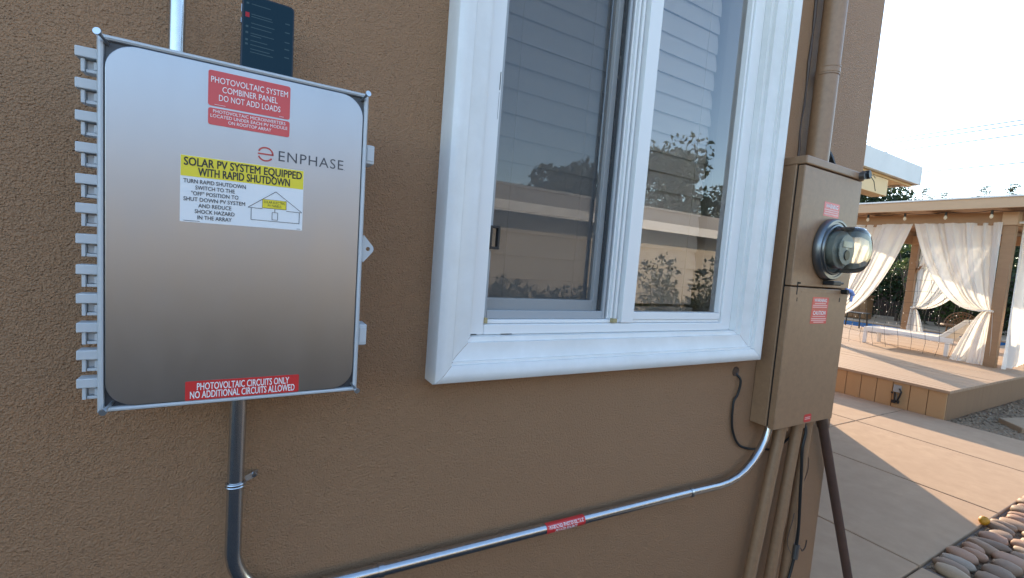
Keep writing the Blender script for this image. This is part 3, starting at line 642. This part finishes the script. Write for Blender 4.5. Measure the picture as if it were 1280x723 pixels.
# flaking caulk line left of the riser
m = MB(); rr = random.Random(2); p = []
for k in range(26): p.append((1.858+rr.uniform(-.004, .004), -.004, 1.95+.05*k))
m.tube(p, [rr.uniform(.002, .006) for _ in p], 6); m.build('caulk', 'brown_paint_dark', t)
for (xb, xt, r, y, lab) in ((1.812, 1.905, .0205, -.036, 'brown painted pipe beside the galvanized conduit below the cabinet'), (1.945, 2.012, .0195, -.040, 'brown painted pipe standing between two others below the cabinet'), (2.060, 2.092, .0175, -.036, 'brown painted pipe with the black cable beside it below the cabinet')):
    t = thing('cabinet_pipe', (xb, y, -.02), lab, 'pipe', 'brown pipes below the meter cabinet')
    zb, zt = .40, 1.0005; xg = xb-(xt-xb)/(zt-zb)*.42
    MB().tube([(xg, y, -.02), (xt, y, zt)], r, 18).build('tube', 'brown_paint', t, smooth=True)
    MB().tube([(xt-(xt-xb)*.035, y, zt-.03), (xt, y, zt-.0004)], r+.004, 18).build('collar', 'brown_paint', t, smooth=True)
# thin black cable looping from a hole in the wall to behind the pipes
def spline(P, n=8):
    P = [Vector(p) for p in P]; out = []
    for i in range(len(P)-1):
        a, b_, c, d = P[max(i-1, 0)], P[i], P[i+1], P[min(i+2, len(P)-1)]
        for k in range(n):
            u = k/n; out.append(.5*((2*b_)+(c-a)*u+(2*a-5*b_+4*c-d)*u*u+(3*b_-a-3*c+d)*u**3))
    return out+[P[-1]]
t = thing('black_cable', (1.70, 0, 1.17), 'thin black cable drooping from a hole in the wall to behind the brown pipes', 'cable')
MB().tube(spline([(1.645, .004, 1.190), (1.660, -.012, 1.165), (1.655, -.010, 1.115), (1.640, -.008, 1.085), (1.648, -.008, 1.00), (1.690, -.008, .935), (1.755, -.008, .905), (1.85, -.010, .890), (1.93, -.010, .880), (2.03, -.010, .915), (2.075, -.010, .96)]), .0042, 8).build('cable', 'black_rubber', t, smooth=True)
MB().lathe_y(1.643, 1.195, [(.0001, -.001), (.012, -.001), (.016, -.004), (.018, .001)], 14).build('wall_grommet', 'brown_paint_dark', t)
t = thing('black_cable', (2.12, -.02, .4), 'black cable with brass connector hanging beside the pipe below the cabinet', 'cable')
MB().tube(spline([(2.030, -.045, 1.002), (2.034, -.060, .955), (2.020, -.062, .89), (2.030, -.064, .80), (2.044, -.064, .70), (2.062, -.064, .57), (2.068, -.062, .48), (2.058, -.060, .40), (2.03, -.060, .30), (1.99, -.058, .10), (1.99, -.05, -.02)]), .0055, 8).build('cable', 'black_rubber', t, smooth=True)
m = MB(); m.tube([(2.070, -.062, .490), (2.066, -.062, .435)], .011, 10); m.build('connector', 'meter_ring', t, smooth=True)
m = MB(); m.box(2.105, 2.150, -.001, -.020, .44, .535); m.build('ground_block', 'black_rubber', t, bevel=.003)
MB().tube(spline([(2.115, -.03, .455), (2.15, -.04, .44), (2.165, -.04, .425), (2.185, -.04, .435), (2.19, -.04, .465)]), .0025, 6).build('wire', 'brown_paint_dark', t)
MB().tube(spline([(2.08, -.03, .80), (2.13, -.03, .83), (2.15, -.03, .77), (2.12, -.03, .70), (2.07, -.04, .62), (2.02, -.06, .60), (2.00, -.06, .52), (2.04, -.06, .46)]), .0016, 6).build('wire', 'brown_paint_dark', t)
t = thing('leaning_pole', (2.70, -.03, -.02), 'dark rusty pole leaning out from behind the cabinet over the concrete', 'pole')
MB().tube([(2.185, -.030, 1.015), (2.685, -.050, .0)], .0185, 16).build('tube', 'rusty_pipe', t, smooth=True)
MB().tube([(2.190, -.030, 1.005), (2.222, -.0313, .94)], .0215, 16).build('collar', 'brown_paint_dark', t, smooth=True)

# ------------------------------------------------------------------ deck, pergola, pool
DZ = .355; DX0, DX1, DY0, DY1 = 7.40, 15.2, 1.02, 9.0
dk = thing('wooden_deck', (7.4, 1.02, -.03), 'raised tan wooden deck beyond the concrete path', 'deck')
bw = .142; nb = int((DX1-DX0-.05)/bw); x = DX0-.02
for k in range(nb):
    x0 = DX0-.025+k*bw
    box(x0, x0+bw-.007, DY0-.025, DY1, DZ-.035, DZ+random.uniform(-.0015, .0015)).build('board', 'deck_wood', dk, bevel=.002, seg=1)
box(DX0+.03, DX1, DY0+.03, DY1, -.03, DZ-.037).build('base', 'fence_wood', dk)
yy = DY0; k = 0
while yy < 4.2:
    box(DX0, DX0+.022, yy+.003, yy+.172, -.03, DZ-.036).build('skirt_panel', 'deck_skirt', dk, bevel=.002, seg=1); yy += .176
xx = DX0+.024
while xx < 14.9:
    box(xx+.001, xx+1.218, DY0, DY0+.022, -.03, DZ-.036).build('skirt_panel', 'deck_side', dk, bevel=.001, seg=1); xx += 1.22
# tap and box on the skirt
t = thing('outdoor_outlet', (7.39, 1.49, .03), 'small weathered metal junction box with valve on the deck skirt', 'junction box')
box(7.375, 7.399, 1.455, 1.535, .195, .285).build('cover', 'tape', t, bevel=.003)
m = MB()
m.tube([(7.37, 1.47, .25), (7.37, 1.445, .21), (7.37, 1.46, .14), (7.37, 1.48, .07)], .010, 8); m.tube([(7.37, 1.51, .19), (7.37, 1.50, .07)], .012, 8); m.tube([(7.37, 1.545, .185), (7.365, 1.53, .175)], .010, 8)
m.build('pipework', 'black_metal', t, smooth=True)
m = MB(); m.box(7.355, 7.390, 1.455, 1.475, .055, .095); m.box(7.355, 7.390, 1.49, 1.535, .05, .09); m.build('valve', 'black_metal', t, bevel=.006)
m = MB(); m.tube([(7.355, 1.483, .18), (7.355, 1.483, .10)], .008, 8); m.build('valve_stem', 'meter_ring', t, smooth=True)

PXn, PXf, PYr, PYl, PT = 10.7, 15.0, 1.47, 4.22, 2.90
pg = thing('pergola', (10.7, 1.47, DZ), 'brown wooden pergola with flat roof and curtains on the deck', 'pergola')
for (x, y) in ((PXn, PYr), (PXn, PYl), (PXf, PYr), (PXf, 4.10)):
    box(x-.07, x+.07, y-.07, y+.07, DZ+.001, 2.655).build('post', 'pergola_wood', pg, bevel=.006)
    box(x-.10, x+.10, y-.09, y+.09, 2.657, 2.875).build('post_cap', 'pergola_fascia', pg, bevel=.006)
for x in (PXn, PXf):
    box(x-.045, x+.045, PYr+.095, PYl-.095, 2.66, 2.87).build('beam', 'pergola_wood', pg, bevel=.004)
for y in (PYr, PYl-.02): box(PXn+.105, PXf-.105, y-.045, y+.045, 2.66, 2.87).build('beam', 'pergola_wood', pg, bevel=.004)
box(10.22, 10.27, .30, 4.9, 2.885, 3.045).build('fascia', 'pergola_fascia', pg, bevel=.004)
box(10.20, 10.29, .29, 4.92, 3.047, 3.075).build('lit_edge', 'fascia_white', pg, bevel=.003)  # white strip paints in the light along the roof's top edge
k = 0; x = 10.30
while x < 15.5:
    box(x, x+.2465, .32, 4.88, 2.985, 3.02).build('roof_board', 'pergola_wood', pg, bevel=.003, seg=1); x += .247
for y in (.5, 1.47, 2.4, 3.3, 4.2): box(10.29, 15.5, y-.03, y+.03, 2.878, 2.983).build('rafter', 'pergola_wood', pg, bevel=.003)
for (x, y, dx, dy) in ((PXf, 4.10, 0, -1), (PXn, PYl, 0, -1)):
    MB().tube([(x, y+dy*.05, 1.95), (x, y+dy*.62, 2.63)], .045, 4).build('brace', 'pergola_wood', pg)
MB().tube([(PXn, 1.40, 2.70), (PXn, 1.28, 2.70)], .018, 8).build('rod_end', 'white_metal', pg)

def fold(u, n, amp, ph=0): return amp*(1.9*mnoise.noise(Vector((u*n*1.25, 3.7+n, ph*.35))) + .8*mnoise.noise(Vector((u*n*3.1, 9.1, ph*.5))) + .35*math.sin(2*math.pi*n*(u+.06*math.sin(9*u))+ph))
def tied_curtain(name, post, far, ztop, ztie, floor, label, sag=.55, nf=11, width_low=.42, off=(0, 0)):
    """post, far: XY of the tied side and the free side along the rod; folds stand normal to the rod"""
    P = Vector((post[0], post[1], 0)); F = Vector((far[0], far[1], 0)); D = (F-P); L = D.length; D.normalize(); Nn = Vector((-D.y, D.x, 0))
    t = thing(name, (post[0], post[1], floor), label, 'curtain', 'white sheer curtains on the pergola')
    def fn(u, v):
        T = P + D*(.04+u*(L-.04)) + Vector((0, 0, ztop)); Ti = P + D*(.03+.10*u) + Vector((0, 0, ztie+.03*(1-u)))
        c = P + D*(.03+u*L*(.62)) + Vector((0, 0, ztie+(ztop-ztie)*(.16-.20*u)*sag/.55))
        q = bezier(T, c, Ti, v**.85); a = (1-.75*v)
        return q + Nn*fold(u, nf, .045*a+.012, 2*v)
    mb = MB().grid(fn, 90, 40); mb.build('drape', 'sheer', t, smooth='all', fixn=False)
    def fl(u, v):
        w_ = .10+(width_low-.10)*v**.7; q = P + D*(.03-w_*.15+w_*u) + Vector((0, 0, ztie+.02+(floor+.015-ztie-.02)*v))
        return q + Nn*(fold(u, 4.5, .03+.03*v) - .02)
    MB().grid(fl, 50, 16).build('tail', 'sheer', t, smooth='all', fixn=False)
    m = MB(); c = P + D*.09 + Vector((0, 0, ztie+.02)); m.tube([c + Vector((.085*math.cos(a_), .085*math.sin(a_), .01*math.sin(2*a_))) for a_ in [2*math.pi*k/16 for k in range(16)]], .016, 6, closed=True); m.build('tie', 'sheer', t, smooth=True)
    return t
tied_curtain('curtain', (PXn-.10, 1.50), (PXn-.10, 2.66), 2.70, 1.24, DZ, 'white sheer curtain swept aside to the pergola post beside the side curtain', nf=9, width_low=.5)
tied_curtain('curtain', (PXn-.10, 4.15), (PXn-.10, 2.69), 2.70, .80, DZ, 'white sheer curtain sweeping down behind the electric meter', nf=10)
tied_curtain('curtain', (PXf-.05, 4.02), (PXf-.05, 2.70), 2.70, 1.03, DZ, 'sunlit sheer curtain tied low on the far pergola post', nf=9, width_low=.38)
def straight(name, a, b_, ztop, zb, label, flare=.25):
    A, B_ = Vector((*a, 0)), Vector((*b_, 0)); D = (B_-A); L = D.length; D.normalize(); Nn = Vector((-D.y, D.x, 0))
    t = thing(name, (a[0], a[1], zb), label, 'curtain', 'white sheer curtains on the pergola')
    MB().grid(lambda u, v: A + D*(L*u - flare*(1-u)*v*.6) + Vector((0, 0, ztop+(zb-ztop)*v)) + Nn*(fold(u, 8, .05+.03*v, v) - .10*v*(1-u)), 90, 24).build('drape', 'sheer', t, smooth='all', fixn=False)
straight('curtain', (10.80, 1.33), (12.9, 1.33), 2.70, DZ+.04, 'white sheer curtain hanging straight down on the side of the pergola', flare=.9)
straight('curtain', (13.2, 1.40), (14.8, 1.40), 2.70, DZ+.04, 'far white sheer curtain hanging on the side of the pergola')
# string of bulbs under the fascia
ps = [(10.42, y, 2.875) for y in (3.33, 2.76, 2.20, 1.64, 1.1)]
t = thing('light_string', (10.42, 2.5, 2.88), 'string of small clear bulbs under the pergola roof edge', 'string lights')
cp = []
for (a, b_) in zip([(10.42, 4.0, 2.875)]+ps, ps+[(10.42, .6, 2.875)]):
    for k in range(6):
        u = k/6; cp.append((a[0], a[1]+(b_[1]-a[1])*u, a[2]-.05*4*u*(1-u)*.6))
MB().tube(cp, .005, 5).build('cord', 'black_rubber', t)
for p in ps:
    o = MB().tube([(p[0], p[1], p[2]), (p[0], p[1], p[2]-.06)], .018, 8).build('socket', 'black_rubber', t, smooth=True)
    MB().tube([(p[0], p[1], p[2]-.061), (p[0], p[1], p[2]-.085), (p[0], p[1], p[2]-.115), (p[0], p[1], p[2]-.135)], [.012, .024, .023, .006], 10).build('bulb', 'bulb', o, smooth=True)
# hanging net of tiny lights across the opening
nt = thing('net_light', (10.80, 2.9, DZ), 'hanging net of thin wires with tiny white lights in the pergola opening', 'net lights')
wm = MB(); bmb = MB(); rn = random.Random(9)
def wob(y, z): return (10.80+.02*math.sin(3*y+2*z), y+.03*math.sin(7*z+y*3), z+.025*math.sin(5*y+1.3*z))
for k in range(14):
    y = 1.62+k*.19; wm.tube([wob(y, DZ+.01+.2*j) for j in range(10)], .0028, 4)
for k in range(8):
    z = DZ+.06+k*.21; wm.tube([wob(1.6+.1*j, z) for j in range(27)], .0022, 4)
wm.build('wires', 'black_rubber', nt)
lb = MB()
for k in range(14):
    for j in range(16):
        y = 1.62+k*.19+rn.uniform(-.09, .09); z = DZ+.08+j*.105+rn.uniform(-.03, .03); p = wob(y, z); r = rn.uniform(.003, .008)
        lb.add([(p[0]-.01+d[0]*r, p[1]+d[1]*r, p[2]+d[2]*r) for d in ((1, 0, 0), (-1, 0, 0), (0, 1, 0), (0, -1, 0), (0, 0, 1), (0, 0, -1))], [(0, 2, 4), (2, 1, 4), (1, 3, 4), (3, 0, 4), (2, 0, 5), (1, 2, 5), (3, 1, 5), (0, 3, 5)])
tag(lb.build('tiny_lights', 'white_metal', nt, fixn=False), kind='stuff')
# white chaise
t = thing('chaise_lounge', (11.3, 2.8, DZ), 'white chaise lounge with raised back on the deck inside the pergola', 'chaise lounge')
m = MB(); m.box(11.05, 11.10, 2.05, 3.42, .60, .69); m.box(11.70, 11.75, 2.05, 3.42, .60, .69); m.box(11.1005, 11.6995, 3.36, 3.42, .60, .69); m.build('frame', 'white_metal', t, bevel=.01)
for (x, y) in ((11.05, 3.36), (11.69, 3.36), (11.05, 2.10), (11.69, 2.10)): box(x, x+.055, y, y+.055, DZ+.001, .599).build('leg', 'white_metal', t, bevel=.004)
MB().box(11.101, 11.699, 2.30, 3.355, .61, .675).build('seat', 'cushion', t, bevel=.015)
MB().add([(11.06, 2.30, .66), (11.74, 2.30, .66), (11.74, 1.93, 1.06), (11.06, 1.93, 1.06), (11.06, 2.24, .61), (11.74, 2.24, .61), (11.74, 1.87, 1.01), (11.06, 1.87, 1.01)], [(0, 1, 2, 3), (4, 7, 6, 5), (0, 4, 5, 1), (1, 5, 6, 2), (2, 6, 7, 3), (3, 7, 4, 0)]).build('backrest', 'cushion', t, bevel=.012)
# rattan chair beyond the pergola
t = thing('rattan_chair', (15.9, 3.30, .30), 'brown rattan chair with rounded back behind the swept curtain', 'chair')
m = MB(); cx, cy, cz = 15.9, 3.28, .78
for k in range(13):
    a = R(90+180*(k/12-.5)*.98); p = [(cx, cy, cz)]
    m.tube([(cx+.06*math.sin(R(180*j/8)), cy+.04*math.cos(a)+(.30*math.cos(a))*(j/8), cz-.12+(.36*math.sin(a)+.0)*(j/8)) for j in range(9)], .012, 5)
for r in (.10, .18, .25, .30): m.tube([(cx+.06*math.sin(math.pi*r/.3)*.9, cy+(r+.03)*math.cos(R(180*j/18)), cz-.12+1.2*r*math.sin(R(180*j/18))) for j in range(19)], .014, 5)
m.build('backrest', 'rattan', t, smooth=True)
m = MB(); m.tube([(cx-.22+.30*math.cos(a_), cy+.30*math.sin(a_), cz-.10) for a_ in [2*math.pi*k/20 for k in range(20)]], .03, 6, closed=True); m.lathe_y(0, 0, [(.001, 0)], 4) if 0 else None
m.add([(cx-.22+.29*math.cos(2*math.pi*k/20), cy+.29*math.sin(2*math.pi*k/20), cz-.09) for k in range(20)], [tuple(range(20))]); m.build('seat', 'rattan', t)
for a_ in (45, 135, 225, 315): MB().tube([(cx-.22+.24*math.cos(R(a_)), cy+.24*math.sin(R(a_)), .301), (cx-.22+.22*math.cos(R(a_)), cy+.22*math.sin(R(a_)), cz-.12)], .018, 6).build('leg', 'rattan', t)
# terrace and pool
TZ = .30
tr = MB(); PX_0, PX_1, PY_0, PY_1 = 15.45, 17.45, 2.6, 13
for (a, b_, c, d) in ((15.201, PX_0, -6, 24), (PX_1, 40, -6, 24), (PX_0, PX_1, -6, PY_0), (PX_0, PX_1, PY_1, 24)): tr.add([(a, c, TZ), (b_, c, TZ), (b_, d, TZ), (a, d, TZ)], [(0, 1, 2, 3)])
tr.add([(15.201, -6, -.09), (15.201, 24, -.09), (15.201, 24, TZ), (15.201, -6, TZ)], [(0, 1, 2, 3)])
struct('poolside_paving', tr, 'concrete', fixn=False)
pl = struct('pool', MB().add([(PX_0, PY_0, TZ-.003), (PX_0, PY_1, TZ-.003), (PX_0, PY_1, -.6), (PX_0, PY_0, -.6), (PX_1, PY_0, TZ-.003), (PX_1, PY_1, TZ-.003), (PX_1, PY_1, -.6), (PX_1, PY_0, -.6)], [(0, 1, 2, 3), (4, 7, 6, 5), (0, 3, 7, 4), (1, 5, 6, 2), (3, 2, 6, 7)]), 'pool_grout', fixn=False)
MB().add([(PX_0+.001, PY_0+.001, .06), (PX_1-.001, PY_0+.001, .06), (PX_1-.001, PY_1-.001, .06), (PX_0+.001, PY_1-.001, .06)], [(0, 1, 2, 3)]).build('water', 'pool_water', pl)
tl = MB(); y = PY_0+.01
while y < PY_1-.15:
    for z in (.065, .143, .221): tl.box(PX_1-.012, PX_1-.002, y, y+.135, z, z+.072)
    y += .142
tag(tl.build('tiles', 'pool_tile', pl), kind='stuff')
cp_ = box(PX_1+.002, PX_1+.32, PY_0, PY_1, TZ+.002, TZ+.045).build('coping', 'concrete', pl, bevel=.01)
# small black table, wooden cabinet
t = thing('side_table', (14.2, 5.1, TZ), 'small black metal side table standing by the pool', 'table')
tx, ty = 14.6, 5.12
box(tx-.25, tx+.25, ty-.30, ty+.30, .74, .765).build('table_top', 'black_metal', t, bevel=.004)
for (a, b_) in ((-.22, -.26), (.22, -.26), (-.22, .26), (.22, .26)): MB().tube([(tx+a, ty+b_, DZ+.001), (tx+a*.9, ty+b_*.9, .739)], .018, 6).build('leg', 'black_metal', t)
t = thing('wooden_cabinet', (19.3, 6.8, TZ), 'low brown slatted wooden cabinet in front of the dark hedge', 'cabinet')
box(19.0, 19.5, 6.62, 7.9, TZ+.02, 1.12).build('body', 'crate_wood', t, bevel=.01)
for k in range(7): box(18.975, 18.998, 6.63+k*.18, 6.79+k*.18, TZ+.06, 1.10).build('slat', 'crate_wood', t, bevel=.004)
box(18.95, 19.52, 6.58, 7.95, 1.125, 1.165).build('top', 'crate_wood', t, bevel=.004)

# ------------------------------------------------------------------ vegetation
def leaves(mb, c, rad, n, size, rng, flat=1.0, hollow=.35):
    for i in range(n):
        while True:
            d = Vector((rng.uniform(-1, 1), rng.uniform(-1, 1), rng.uniform(-1, 1)))
            if hollow < d.length < 1: break
        p = Vector(c)+Vector((d.x*rad[0], d.y*rad[1], d.z*rad[2]))
        s = size*rng.uniform(.5, 1.3); u = Vector((rng.gauss(0, 1), rng.gauss(0, 1), rng.gauss(0, 1)*flat)).normalized(); v = u.orthogonal().normalized(); v.rotate(Matrix.Rotation(rng.uniform(0, 6.28), 3, u))
        w_ = u.cross(v)
        b = len(mb.v); mb.v += [tuple(p-v*s), tuple(p+w_*s*.45), tuple(p+v*s), tuple(p-w_*s*.45)]; mb.f.append((b, b+1, b+2, b+3))
def trunk(mb, p0, p1, r0, r1, rng, n=5):
    pts = []; rad = []
    for i in range(n+1):
        u = i/n; q = Vector(p0).lerp(Vector(p1), u); q += Vector((rng.uniform(-1, 1), rng.uniform(-1, 1), 0))*r0*.5*(0 < i < n); pts.append(q); rad.append(r0+(r1-r0)*u)
    mb.tube(pts, rad, 7)
def broadleaf(name, loc, h, cr, label, material, seed, clumps=16, nl=180, size=.11, group=None):
    rng = random.Random(seed); t = thing(name, loc, label, 'tree', group); x, y, z = loc
    tm = MB(); trunk(tm, (x, y, z), (x, y, z+h*.62), .05*h**.8, .03, rng)
    lm = MB()
    for k in range(clumps):
        a = rng.uniform(0, 6.28); rr_ = cr*math.sqrt(rng.random())*.8; zz = z+h*rng.uniform(.38, .95); rr_ *= 1.15-abs((zz-z)/h-.6)
        c = (x+rr_*math.cos(a), y+rr_*math.sin(a), zz); trunk(tm, (x, y, z+h*.35), c, .02*h**.7, .006, rng, 3)
        s = cr*rng.uniform(.28, .5); leaves(lm, c, (s, s, s*.75), nl, size, rng)
    tm.build('trunk', 'bark', t, fixn=False); lm.build('crown', material, t, fixn=False); return t
def conifer(name, loc, h, cr, label, seed, group):
    rng = random.Random(seed); t = thing(name, loc, label, 'tree', group); x, y, z = loc
    tm = MB(); trunk(tm, loc, (x+rng.uniform(-.4, .4), y+rng.uniform(-.4, .4), z+h), .16, .02, rng, 7); lm = MB()
    zz = z+h*.25
    while zz < z+h*.99:
        f = z+h-zz
        for k in range(rng.choice((2, 3, 4))):
            a = rng.uniform(0, 6.28); L = min(cr, .12+cr*.42*f)*rng.uniform(.35, 1.15); e = Vector((x+L*math.cos(a), y+L*math.sin(a), zz+L*rng.uniform(-.05, .35)))
            tm.tube([(x, y, zz), e], [.035, .012], 4, cap=False)
            for j in range(4):
                q = Vector((x, y, zz)).lerp(e, .3+.7*j/3); leaves(lm, q, (.30, .30, .10), 7, .08, rng, 3, 0)
        zz += (.20 if f < 3.2 else .6)*rng.uniform(.7, 1.3)
    tm.build('trunk', 'bark', t, fixn=False); lm.build('crown', 'leaf_pine_hazed', t, fixn=False)
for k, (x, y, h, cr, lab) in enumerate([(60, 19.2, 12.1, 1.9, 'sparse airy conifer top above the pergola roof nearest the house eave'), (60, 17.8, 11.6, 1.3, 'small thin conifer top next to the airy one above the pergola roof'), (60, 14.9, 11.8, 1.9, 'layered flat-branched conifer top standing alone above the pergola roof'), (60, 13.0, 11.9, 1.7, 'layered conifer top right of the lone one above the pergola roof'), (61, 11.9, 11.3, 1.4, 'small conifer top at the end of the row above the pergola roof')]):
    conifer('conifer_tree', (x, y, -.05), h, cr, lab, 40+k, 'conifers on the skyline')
# dark hedge and board fence behind the pool
fe = thing('board_fence', (23.2, 4, -.05), 'dark brown board fence behind the hedge beyond the pool', 'fence')
for k, (y, h) in enumerate([(1.2, 4.7), (3.0, 5.1), (4.8, 4.8), (6.4, 5.2)]): broadleaf('garden_tree', (25.6, y, -.05), h, 1.5, 'dark leafy tree standing in a row behind the board fence', 'leaf_dark', 80+k, 18, 220, .10, 'trees behind the board fence')
for k in range(60): box(23.2, 23.225, -2+k*.2, -2+k*.2+.19, TZ, 2.35+random.uniform(-.02, .02)).build('board', 'fence_wood', fe)
rng = random.Random(21)
for k in range(9):
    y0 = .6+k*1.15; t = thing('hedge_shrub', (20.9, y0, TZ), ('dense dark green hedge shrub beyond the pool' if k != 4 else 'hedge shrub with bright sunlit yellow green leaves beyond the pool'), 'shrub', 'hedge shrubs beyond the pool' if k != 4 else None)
    lm = MB()
    for j in range(16):
        leaves(lm, (20.9+rng.uniform(-.4, .4), y0+rng.uniform(-.5, .5), TZ+.2+rng.random()*2.5), (.5, .5, .42), 130, .085, rng)
    tm = MB()
    for j in range(4): trunk(tm, (20.9+rng.uniform(-.1, .1), y0+rng.uniform(-.15, .15), TZ), (20.9+rng.uniform(-.3, .3), y0+rng.uniform(-.4, .4), TZ+2.3), .035, .01, rng, 3)
    tm.build('stem', 'bark', t, fixn=False); lm.build('foliage', 'leaf_dark' if k != 4 else 'leaf_sunlit', t, fixn=False)
broadleaf('garden_tree', (18.6, 5.35, TZ), 2.9, .75, 'small yellow green tree with sunlit leaves behind the far pergola post', 'leaf_sunlit', 5, 12, 120, .06)
broadleaf('garden_tree', (24.6, 9.6, -.05), 6.4, 2.1, 'tall dense dark green tree seen under the white house eave', 'leaf_dark', 6, 34, 380, .10)

# overhead wires
pw = []
for k, (y0, z0, y1, z1) in enumerate([(40, 13.0, -25, 13.0), (40, 12.75, -25, 12.72), (40, 12.0, -25, 12.3), (40, 10.3, -25, 10.6)]):
    P = []
    for j in range(17):
        u = j/16; P.append((40, y0+(y1-y0)*u, z0+(z1-z0)*u - (0.9 if k < 3 else .9)*4*u*(1-u)))
    o = MB().tube(P, .033, 5).build('power_line', 'meter_ring', origin=(40, 0, z0-.8))
    tag(o, ('thin overhead wire in the upper group crossing the pale sky' if k < 3 else 'lowest overhead wire crossing the sky just above the house eave tip'), 'wire', 'upper overhead wires' if k < 3 else None)

# ------------------------------------------------------------------ the side yard behind the camera (lights the wall and shows in the glass)
nh = thing('neighbour_house', (3, -5.2, -.09), 'beige single storey house with low roof facing the brown wall', 'house')
box(-9, 13, -8.5, -5.3, -.09, 2.30).build('wall', 'neighbour_wall', nh)
MB().add([(-9.4, -4.85, 2.34), (13.4, -4.85, 2.34), (13.4, -8.6, 3.30), (-9.4, -8.6, 3.30), (-9.4, -4.85, 2.26), (13.4, -4.85, 2.26), (13.4, -8.6, 3.22), (-9.4, -8.6, 3.22)], [(0, 1, 2, 3), (4, 7, 6, 5), (1, 5, 6, 2), (2, 6, 7, 3), (3, 7, 4, 0)]).build('roof', 'roof_tan', nh)
box(-9.4, 13.4, -4.85, -4.82, 2.20, 2.36).build('fascia', 'fascia_white', nh)
rng = random.Random(33)
for k in range(22):
    x, y, h, r = -4.6+k*.62, -4.72+rng.uniform(-.06, .06), rng.uniform(.95, 1.25), .46
    if k in (18, 20): h = 1.75
    t = thing('garden_shrub', (x, y, -.05), 'leafy green shrub planted along the beige house wall', 'shrub', 'shrubs along the beige house')
    lm = MB(); tm = MB()
    for j in range(9): leaves(lm, (x+rng.uniform(-.8, .8)*r, y+rng.uniform(-.4, .4)*r, h*rng.uniform(.12, .85)), (r*.55, r*.5, h*.24), 80, .06, rng)
    for j in range(4): trunk(tm, (x, y, -.05), (x+rng.uniform(-.3, .3), y+rng.uniform(-.2, .2), h*.7), .018, .006, rng, 3)
    tm.build('stem', 'bark', t, fixn=False); lm.build('foliage', 'leaf_dark', t, fixn=False)
for k, (x, y, h, cr) in enumerate([(10.5, -13, 5.4, 1.8), (14.5, -13, 6.4, 2.3), (18.5, -14, 7.6, 2.6), (7.4, -14, 3.7, 1.4), (3.2, -15, 3.5, 1.3)]):
    broadleaf('yard_tree', (x, y, -.09), h, cr, 'dark leafy tree standing behind the beige house', 'leaf_dark', 60+k, 20, 150, .16, 'trees behind the beige house')
